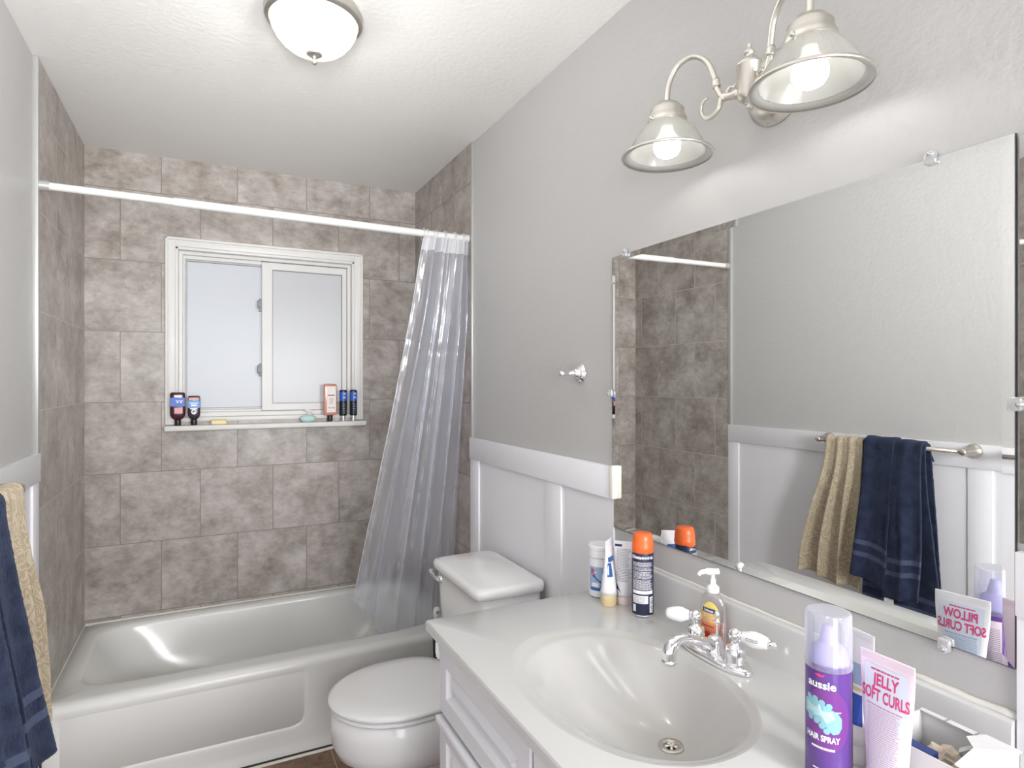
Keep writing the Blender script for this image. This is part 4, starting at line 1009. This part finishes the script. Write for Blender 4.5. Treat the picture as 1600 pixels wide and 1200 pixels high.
text('lettering', 'HAIR SPRAY', 0.0115, 'whiteink', mp, t, -0.008, 0.066, bold=0.0004, k=.0006, sx=0.72)
bm = BM(); blob(bm, mp, [(-0.018, 0.157), (-0.012, 0.159), (-0.008, 0.157), (-0.004, 0.159), (-0.006, 0.155), (-0.012, 0.154)], .0005); obj('emblem', bm, 'pink', t)
bm = BM(); lines(bm, mp, -0.022, 0.008, 0.053, 0.056, 1, 0.0030, .0005, 0.0, random.Random(4)); lines(bm, mp, -0.020, 0.014, 0.020, 0.026, 2, 0.002, .0005, 0.1, random.Random(6)); obj('small_print', bm, 'whiteink', t)
t = bpy.data.objects[[o.name for o in C.objects if o.name.startswith('hair_spray_can')][0]]
mp = cyl_map(0.793, 0.572, ZT, 0.030, 0.10)
bm = BM(); quad(bm, mp, -0.030, 0.030, 0.010, 0.154, 20, .0002); obj('back_label', bm, 'tubepink', t)
bm = BM(); lines(bm, mp, -0.022, 0.004, 0.060, 0.140, 26, 0.0011, .0005, 0.15, random.Random(21)); lines(bm, mp, 0.008, 0.026, 0.060, 0.130, 18, 0.0011, .0005, 0.2, random.Random(22)); obj('back_print', bm, 'grey', t)
# curl jelly tubes
def curl_tube(x, y, ang, wd, m, word, labelm, inkm, label, name='hair_gel_tube', side=1):
    t = thing(name, (x, y, ZT), label, 'tube')
    fm = squeeze_tube(t, x, y, ang, wd, 0.027, 0.198, 0.030, m, m, 0.024, tb=0.0135)
    mf = fm(side)
    bm = BM(); w2 = wd / 2 - 0.008
    g = []
    for j in range(17):
        yy = 0.038 + (0.182 - 0.038) * j / 16
        hwid = min(w2, (0.021 + (w2 - 0.021) * smoothstep(0, 1, j / 16)))
        g.append([bm.verts.new(mf(-hwid + 2 * hwid * i / 12, yy, 0.0001)) for i in range(13)])
    for j in range(16):
        for i in range(12): bm.faces.new((g[j][i], g[j][i + 1], g[j + 1][i + 1], g[j + 1][i]))
    obj('label_panel', bm, labelm, t)
    text('lettering', word, 0.0215, inkm, mf, t, 0.001, 0.157, bold=0.0006, k=.0005, sx=0.66)
    text('lettering', 'SOFT CURLS', 0.0215, inkm, mf, t, 0, 0.137, bold=0.0006, k=.0005, sx=0.54 * (wd / 0.075))
    bm = BM(); rs = random.Random(12)
    lines(bm, mf, -0.020, 0.022, 0.1765, 0.1765, 1, 0.0022, .0004, 0.2, rs)
    obj('script_print', bm, 'pink', t)
    bm = BM(); lines(bm, mf, -0.024, 0.024, 0.130, 0.130, 1, 0.0022, .0004, 0.0, rs); lines(bm, mf, -0.022, 0.022, 0.044, 0.126, 30, 0.0010, .0004, 0.12, rs); obj('small_print', bm, 'pinkline' if word == 'JELLY' else 'ltblue', t)
    return t, fm
t, fm = curl_tube(0.812, 0.500, math.radians(180 - 1), 0.074, 'tubepink', 'JELLY', 'bluelabel', 'pink', 'pink squeeze tube lettered JELLY SOFT CURLS beside the purple hair spray')
t, fm = curl_tube(0.866, 0.588, math.radians(-8), 0.082, 'tubewhite', 'PILLOW', 'bluelabel', 'pink', 'white squeeze tube between the hair spray and mirror, reflected lettering PILLOW SOFT CURLS', side=1)
mb = fm(-1)
bm = BM(); quad(bm, mb, -0.026, 0.026, 0.120, 0.150, 8, .0002); obj('back_band', bm, 'ltblue', t)
bm = BM(); quad(bm, mb, -0.026, 0.026, 0.060, 0.106, 8, .0002); obj('back_panel', bm, 'royal', t)
bm = BM(); quad(bm, mb, -0.026, 0.026, 0.111, 0.116, 8, .0002); obj('back_stripe', bm, 'tan', t)

# open white card box at the right end
bx = thing('cardboard_box', (0.905, 0.475, ZT), 'open white card box with folded flaps at right end of sink top', 'box')
bx0, bx1, by0, by1, bh = 0.842, 0.955, 0.413, 0.536, 0.078
bm = BM(); th = 0.0015
z0 = ZT + 0.0004
box(bm, bx0, bx1, by0, by1, z0, z0 + th)
for a in ((bx0, bx0 + th, by0, by1), (bx1 - th, bx1, by0, by1), (bx0, bx1, by0, by0 + th), (bx0, bx1, by1 - th, by1)): box(bm, *a, z0, ZT + bh)
obj('carton', bm, 'card', bx)
def flap(name, pts, m='card'):
    bm = BM(); lo = [Vector(p) for p in pts]; loft(bm, [lo, [p + Vector((0, 0, 0.0012)) for p in lo]]); return obj(name, bm, m, bx)
flap('flap', [(0.845, by0 - 0.002, ZT + bh), (0.957, by0 - 0.002, ZT + bh + 0.001), (0.957, by0 + 0.040, ZT + bh + 0.002), (0.928, by0 + 0.050, ZT + bh + 0.002), (0.905, by0 + 0.030, ZT + bh + 0.003), (0.845, by0 + 0.022, ZT + bh + 0.003)])
flap('flap', [(0.946, by0 + 0.045, ZT + bh - 0.0005), (0.957, by0 + 0.045, ZT + bh - 0.0005), (0.957, by1, ZT + bh - 0.0005), (0.948, by1, ZT + bh - 0.0005)])
for yy in (by0 + 0.047, by0 + 0.085):
    bm = BM(); box(bm, 0.945, 0.9575, yy, yy + 0.0015, ZT + bh, ZT + bh + 0.0016); obj('fold_line', bm, 'grey', bx)
flap('handle_tab', [(0.915, by0 + 0.052, ZT + bh - 0.012), (0.930, by0 + 0.040, ZT + bh - 0.004), (0.922, by0 + 0.030, ZT + bh - 0.001), (0.900, by0 + 0.045, ZT + bh - 0.010)])
nb = thing('small_carton', (0.868, 0.50, z0 + th), 'small navy carton with white ring inside the open card box', 'box')
bm = BM(); box(bm, 0.860, 0.876, 0.470, 0.530, z0 + th + 0.0004, ZT + 0.070, 0.0008); obj('carton', bm, 'navycard', nb)
bm = BM(); mp = plane_map((0.860, 0.492, ZT), (0, -1, 0), (0, 0, 1), (-1, 0, 0), 0.0004)
for q in range(20):
    a, b_ = 2 * PI * q / 20, 2 * PI * (q + 1) / 20
    bm.faces.new([bm.verts.new(mp(r_ * math.cos(c), 0.052 + r_ * math.sin(c))) for r_, c in ((0.012, a), (0.012, b_), (0.0095, b_), (0.0095, a))])
obj('ring_print', bm, 'whiteink', nb)
pw = thing('wrapper', (0.905, 0.49, z0 + th), 'crumpled beige paper wrappers heaped inside the open card box', 'paper')
bm = BM(); bmesh.ops.create_icosphere(bm, subdivisions=4, radius=1)
for v in bm.verts:
    n_ = 1 + 0.25 * noise.noise(v.co * 2.4) + 0.12 * noise.noise(v.co * 6)
    v.co = Vector((0.914 + v.co.x * 0.024 * n_, 0.474 + v.co.y * 0.038 * n_, ZT + 0.034 + v.co.z * 0.026 * n_))
obj('paper', bm, 'tissue', pw)

# ------------------------------------------------------------------ mirror
MY0, MY1, MZ0, MZ1 = 0.446, 1.398, 1.012, 1.767
mir = thing('wall_mirror', (XR, (MY0 + MY1) / 2, MZ0), 'large frameless wall mirror held by clear clips above the sink', 'mirror')
bm = BM(); bw = 0.015; xf, xe, xb = XR - 0.0060, XR - 0.0055, XR - 0.0008
def mr(d, x): return [Vector((x, MY0 + d, MZ0 + d)), Vector((x, MY1 - d, MZ0 + d)), Vector((x, MY1 - d, MZ1 - d)), Vector((x, MY0 + d, MZ1 - d))]
loft(bm, [mr(0, xb), mr(0, xe), mr(bw, xf)])
obj('glass', bm, 'mirror', mir)
bm = BM()
for a in ((MY0 - 0.0012, MY0 - 0.0002, MZ0, MZ1), (MY1 + 0.0002, MY1 + 0.0012, MZ0, MZ1), (MY0, MY1, MZ0 - 0.0012, MZ0 - 0.0002)): box(bm, XR - 0.0052, XR - 0.0005, a[0], a[1], a[2], a[3])
obj('edge', bm, 'darkmetal', mir, label='dark ground edge')
for cy, cz, up in ((1.335, MZ1, 1), (0.555, MZ1, 1), (1.400, 1.385, 2), (0.535, MZ0, -1), (0.444, 1.385, 3)):
    bm = BM(); dy, dz_ = {1: (0, 0.006), -1: (0, -0.006), 2: (0.006, 0), 3: (-0.006, 0)}[up]
    box(bm, XR - 0.014, XR - 0.0065, cy - 0.009, cy + 0.009, cz - 0.010, cz + 0.010, 0.003)
    lathe(bm, (XR - 0.0005, cy + dy, cz + dz_), [(0.007, 0.0), (0.007, 0.012), (0.0035, 0.016)], (-1, 0, 0), 16)
    cl = obj('clip', bm, 'clearclip', mir, True, label='clear plastic mirror clip')
    bm = BM(); lathe(bm, (XR - 0.016, cy + dy, cz + dz_), [(0.003, 0), (0.0015, 0.002)], (-1, 0, 0), 12); obj('screw', bm, 'nickel', cl, True)
m2 = thing('side_mirror', (XR, 0.38, 1.19), 'narrow mirror panel set at a slight angle at the right picture edge', 'mirror')
bm = BM(); a = Vector((XR - 0.004, 0.441, 0)); b_ = Vector((XR - 0.040, 0.309, 0)); nn = Vector((-0.965, 0.263, 0))
loft(bm, [[a + Vector((0, 0, z)), b_ + Vector((0, 0, z)), b_ - nn * 0.004 + Vector((0, 0, z)), Vector((XR - 0.0008, 0.4405, z))] for z in (1.19, 1.762)]); obj('glass', bm, 'mirror', m2)
bm = BM(); loft(bm, [[Vector((XR - 0.0008, 0.440, z)), Vector((XR - 0.0008, 0.309, z)), b_ - nn * 0.0045 + Vector((0, 0, z)), ] for z in (1.20, 1.75)]); obj('backing', bm, 'darkmetal', m2)

# ------------------------------------------------------------------ robe hook
hk = thing('robe_hook', (XR, 1.566, 1.444), 'polished nickel robe hook on the wall left of the mirror', 'hook')
bm = BM(); lathe(bm, (XR - 0.0005, 1.566, 1.444), [(0.031, 0), (0.032, 0.003), (0.030, 0.006), (0.025, 0.007), (0.0255, 0.010), (0.021, 0.013), (0.018, 0.0135), (0.018, 0.017), (0.014, 0.021), (0.0135, 0.026)], (-1, 0, 0), 36); obj('rosette', bm, 'chrome', hk, True)
bm = BM(); lathe(bm, (XR - 0.024, 1.566, 1.444), [(0.012, 0), (0.0125, 0.006), (0.009, 0.012), (0.006, 0.020), (0.0045, 0.028), (0.006, 0.034), (0.0095, 0.038), (0.0105, 0.044), (0.008, 0.050), (0.003, 0.053)], (-1, 0, -0.05), 28); obj('peg', bm, 'chrome', hk, True)

# ------------------------------------------------------------------ vanity light (sconce with two shades)
LY, LZ = 0.850, 2.010
vl = thing('vanity_light', (XR, LY, LZ), 'brushed nickel two light wall fixture with ribbed glass shades above the mirror', 'wall lamp')
bm = BM()
rg = []
for f, d in ((1.0, 0.0006), (1.0, 0.006), (0.93, 0.010), (0.90, 0.016), (0.80, 0.024), (0.6, 0.031), (0.3, 0.035)):
    rg.append([Vector((XR - d, LY + 0.070 * f * math.cos(q), LZ - 0.002 + 0.075 * f * math.sin(q))) for q in [2 * PI * k / 48 for k in range(48)]])
loft(bm, rg); obj('wall_plate', bm, 'satin', vl, True)
BX = 0.945
bm = BM(); lathe(bm, (BX, LY, LZ - 0.045), [(0.004, -0.016), (0.007, -0.012), (0.004, -0.007), (0.012, -0.003), (0.021, 0.004), (0.0235, 0.012), (0.0235, 0.066), (0.025, 0.068), (0.025, 0.072), (0.018, 0.080), (0.009, 0.084), (0.006, 0.088), (0.009, 0.092), (0.011, 0.095), (0.006, 0.101), (0.004, 0.106), (0.0055, 0.110), (0.002, 0.114)], seg=32)
tube(bm, [(BX, LY, LZ - 0.005), (XR - 0.02, LY, LZ - 0.005)], 0.013, 16); obj('centre_body', bm, 'satin', vl, True)
SX = 0.882
for s in (1, -1):
    sy = LY + s * 0.173 - 0.008
    def Pt(dy, x, z): return Vector((x, LY + s * dy, z))
    bm = BM()
    tube(bm, catmull([Pt(0.015, BX, 1.993), Pt(0.035, BX - 0.006, 1.990), Pt(0.060, 0.930, 1.994)], 5), [0.0085, 0.0085, 0.009, 0.010, 0.0105, 0.009, 0.008, 0.008, 0.009, 0.009, 0.008], 14)
    ysh = abs(sy - LY)
    tube(bm, catmull([Pt(0.050, 0.930, 1.985), Pt(0.064, 0.926, 2.010), Pt(0.070, 0.922, 2.040), Pt(0.084, 0.915, 2.075), Pt(0.113, 0.905, 2.096), Pt(0.145, 0.893, 2.088), Pt(ysh - 0.004, 0.884, 2.055), Pt(ysh, SX, 2.015)], 8), 0.0058, 14)
    lathe(bm, Pt(0.0655, 0.925, 2.016), [(0.008, 0), (0.009, 0.004), (0.0075, 0.008), (0.0085, 0.012), (0.0070, 0.018)], (0, s * 0.16, 1), 16)
    # scroll
    pts = [Pt(0.056, 0.929, 1.995)]
    for q in range(15):
        a = -0.35 - q * 0.33; r_ = 0.027 * (1 - q * 0.036)
        pts.append(Pt(0.086 - r_ * math.cos(a) * 1.0 - 0.002, 0.926 - q * 0.0008, 1.984 + r_ * math.sin(a)))
    tube(bm, catmull(pts, 3), [0.0055 - 0.0030 * i / (len(pts) * 3 - 2) for i in range((len(pts) - 1) * 3 + 1)], 10)
    tube(bm, catmull([Pt(0.050, 0.932, 1.995), Pt(0.040, 0.934, 2.006), Pt(0.030, 0.936, 2.004), Pt(0.026, 0.938, 2.010)], 3), [0.004] * 4 + [0.003] * 3 + [0.0018] * 3, 8)
    obj('arm', bm, 'satin', vl, True)
    bm = BM(); lathe(bm, (SX, sy, 1.970), [(0.040, -0.004), (0.0415, 0.0), (0.0415, 0.010), (0.039, 0.013), (0.038, 0.018), (0.036, 0.021), (0.036, 0.030), (0.033, 0.033), (0.025, 0.042), (0.012, 0.047), (0.007, 0.050)], seg=36, cap0=False); hd_ = obj('shade_holder', bm, 'satin', vl, True)
    bm = BM(); box(bm, SX - 0.046, SX - 0.039, sy - 0.004, sy + 0.004, 1.972, 1.980, 0.002); obj('thumb_screw', bm, 'satin', hd_, True)
    bm = BM()
    pr = [(0.0365, 1.975), (0.0420, 1.969), (0.0510, 1.960), (0.0610, 1.948), (0.0700, 1.934), (0.0770, 1.919), (0.0810, 1.909)]
    lathe(bm, (SX, sy, 0), [(r_, z) for r_, z in pr], seg=144, cap0=False, cap1=False, rib=0.006, ribn=48)
    lathe(bm, (SX, sy, 0), [(0.081, 1.909), (0.0825, 1.9075), (0.094, 1.9035), (0.0955, 1.9015), (0.0945, 1.8985), (0.083, 1.9035), (0.0795, 1.907)], seg=96, cap0=False, cap1=False)
    lathe(bm, (SX, sy, 0), [(r_ - 0.003, z - 0.001) for r_, z in reversed(pr)], seg=96, cap0=False, cap1=False)
    sh = obj('shade', bm, 'shade', vl, True)
    bm = BM(); lathe(bm, (SX, sy, 0), [(0.0938, 1.9052), (0.0962, 1.9040), (0.0968, 1.9015), (0.0955, 1.8980), (0.0935, 1.8985), (0.0932, 1.9020)], seg=96, cap0=False, cap1=False); obj('shade_rim', bm, 'satin', sh, True, label='satin metal rim')
    bm = BM(); lathe(bm, (SX, sy, 0), [(0.012, 1.965), (0.013, 1.955), (0.018, 1.948), (0.0255, 1.938), (0.0285, 1.926), (0.0275, 1.914), (0.022, 1.905), (0.012, 1.8995), (0.002, 1.898)], seg=32); obj('bulb', bm, 'bulb', vl, True)

# ------------------------------------------------------------------ ceiling light
LX, LYc = 0.262, 1.738
cl = thing('ceiling_light', (LX, LYc, ZC), 'flush ceiling light with alabaster glass dome and nickel pan', 'ceiling lamp')
bm = BM(); lathe(bm, (LX, LYc, ZC - 0.0005), [(0.118, 0), (0.122, -0.004), (0.124, -0.012), (0.129, -0.016), (0.131, -0.022), (0.128, -0.030), (0.131, -0.034), (0.128, -0.040), (0.118, -0.044)], seg=64, cap1=False); obj('pan', bm, 'nickel', cl, True)
bm = BM(); lathe(bm, (LX, LYc, ZC), [(0.116, -0.036), (0.1175, -0.044), (0.113, -0.062), (0.104, -0.080), (0.090, -0.097), (0.072, -0.112), (0.050, -0.123), (0.026, -0.129), (0.010, -0.130)], seg=64, cap0=False); obj('glass_dome', bm, 'dome', cl, True)
bm = BM(); lathe(bm, (LX, LYc, ZC), [(0.004, -0.128), (0.021, -0.1285), (0.0215, -0.1305), (0.017, -0.134), (0.009, -0.137), (0.0062, -0.139), (0.0062, -0.142), (0.0045, -0.143), (0.0045, -0.145), (0.0068, -0.147), (0.0075, -0.152), (0.006, -0.157), (0.002, -0.159)], seg=32); obj('finial', bm, 'satin', cl, True)
point_light('ceiling_bulb', (LX, LYc, ZC - 0.075), CEIL_W, 0.028, (1, 0.985, 0.965))

# ------------------------------------------------------------------ towel bars and towels
def towel_bar(y0, y1, label):
    tb_ = thing('towel_bar', (XL + 0.02, (y0 + y1) / 2, 1.165), label, 'towel bar')
    bm = BM(); tube(bm, [(-0.405, y0, 1.165), (-0.405, y1, 1.165)], 0.0085, 16); obj('bar', bm, 'nickel', tb_, True)
    for yy in (y0, y1):
        bm = BM(); lathe(bm, (XL + 0.0205, yy, 1.165), [(0.026, 0), (0.027, 0.004), (0.024, 0.010), (0.018, 0.014), (0.015, 0.030), (0.013, 0.050), (0.012, 0.070), (0.0125, 0.080), (0.010, 0.086)], (1, 0, 0), 28); obj('bracket', bm, 'nickel', tb_, True)
    return tb_
towel_bar(1.222, 1.80, 'brushed nickel towel bar holding the two towels on the left wall')
towel_bar(0.50, 1.085, 'second brushed nickel towel bar glimpsed at the mirror right edge')

def towel(bm, y_top, y_bot, L_front, L_back, amp, nf, flare, seed, r=0.016, thick=0.0, wave_top=0.25, xbar=-0.405, zbar=1.165, skew=0.0, nu=90, nv=110, hem=0.0, uvl=None, xl=0.0, flare_pow=1.3):
    """sheet over the bar. t runs from back hem over the bar to front hem"""
    Lt = L_back + PI * r + L_front
    g = []
    for j in range(nv + 1):
        d = Lt * j / nv; row = []
        for i in range(nu + 1):
            u = i / nu
            fold = math.sin(2 * PI * nf * u + seed) + 0.35 * math.sin(2 * PI * nf * 1.9 * u + 2.1 * seed)
            if d < L_back: dn = L_back - d; x = -r; z = -dn; side = -1
            elif d < L_back + PI * r:
                a = (d - L_back) / r; dn = 0; x = -r * math.cos(a); z = r * math.sin(a); side = x / r
            else: dn = d - L_back - PI * r; x = r; z = -dn; side = 1
            f = dn / max(L_front, 0.01) if side > 0 else dn / max(L_back, 0.01)
            yt = y_top[0] + (y_top[1] - y_top[0]) * u; yb = y_bot[0] + (y_bot[1] - y_bot[0]) * u
            k = smoothstep(0, 1, f) if side > 0 else 0.5 * f
            y = yt + (yb - yt) * k
            A_ = amp * (wave_top + (1 - wave_top) * smoothstep(0, 0.35, dn))
            if side > 0: x += flare * f ** flare_pow + A_ * (fold * 0.5 + 0.5) + 0.004 * noise.noise(Vector((u * 4, dn * 7, seed))) + xl * smoothstep(0, 0.1, dn)
            elif side < 0: x = max(x - 0.25 * A_ * (fold * 0.5 + 0.5), XL + 0.028 - xbar); 
            else: x += 0.0
            if dn == 0: z += 0.5 * A_ * (fold * 0.5 + 0.5)
            y += 0.35 * A_ * math.cos(2 * PI * nf * u + seed) * smoothstep(0, 0.1, dn)
            z2 = zbar + z + (skew * (u - 0.5) * f if side > 0 else 0) + (hem * noise.noise(Vector((u * 3, seed, 0))) * f)
            v = bm.verts.new((xbar + x, y, z2)); row.append((v, u * abs(y_bot[1] - y_bot[0]) * 1.6, Lt - d))
        g.append(row)
    for j in range(nv):
        for i in range(nu):
            q = (g[j][i], g[j][i + 1], g[j + 1][i + 1], g[j + 1][i]); f = bm.faces.new([a[0] for a in q])
            for lp, a in zip(f.loops, q): lp[uvl].uv = (a[1], a[2])
def solid(o, t=0.006):
    m = o.modifiers.new('s', 'SOLIDIFY'); m.thickness = t; m.offset = 0
    m2_ = o.modifiers.new('d', 'DISPLACE'); tx = bpy.data.textures.new('terry', 'CLOUDS'); tx.noise_scale = 0.006; m2_.texture = tx; m2_.strength = 0.003; m2_.texture_coords = 'LOCAL'
t = thing('bath_towel', (-0.405, 1.70, 1.165), 'beige patterned towel hanging on the towel bar beside the navy one', 'towel', None)
bm = BM(); uvl = bm.loops.layers.uv.new('UVMap')
towel(bm, (1.585, 1.750), (1.575, 1.870), 0.60, 0.55, 0.030, 3.2, 0.004, 0.7, uvl=uvl, skew=0.02, hem=0.02)
solid(obj('cloth', bm, 'towel_beige', t, True))
t = thing('bath_towel', (-0.405, 1.48, 1.165), 'navy blue towel with woven bands bunched over the towel bar', 'towel')
bm = BM(); uvl = bm.loops.layers.uv.new('UVMap')
towel(bm, (1.345, 1.570), (1.270, 1.560), 0.70, 0.62, 0.012, 1.7, 0.040, 2.4, r=0.016, uvl=uvl)                         # long under layer
towel(bm, (1.355, 1.500), (1.320, 1.440), 0.565, 0.05, 0.020, 1.3, 0.085, 4.0, r=0.024, uvl=uvl, skew=-0.02, xl=0.008, flare_pow=1.5)
towel(bm, (1.455, 1.572), (1.440, 1.585), 0.535, 0.05, 0.020, 1.2, 0.062, 1.0, r=0.028, uvl=uvl, skew=0.03, xl=0.004, flare_pow=1.7)
solid(obj('cloth', bm, 'towel_navy', t, True), 0.008)
bm = BM(); box(bm, -0.290, -0.288, 1.405, 1.440, 0.555, 0.600); obj('care_tag', bm, 'tag', t)
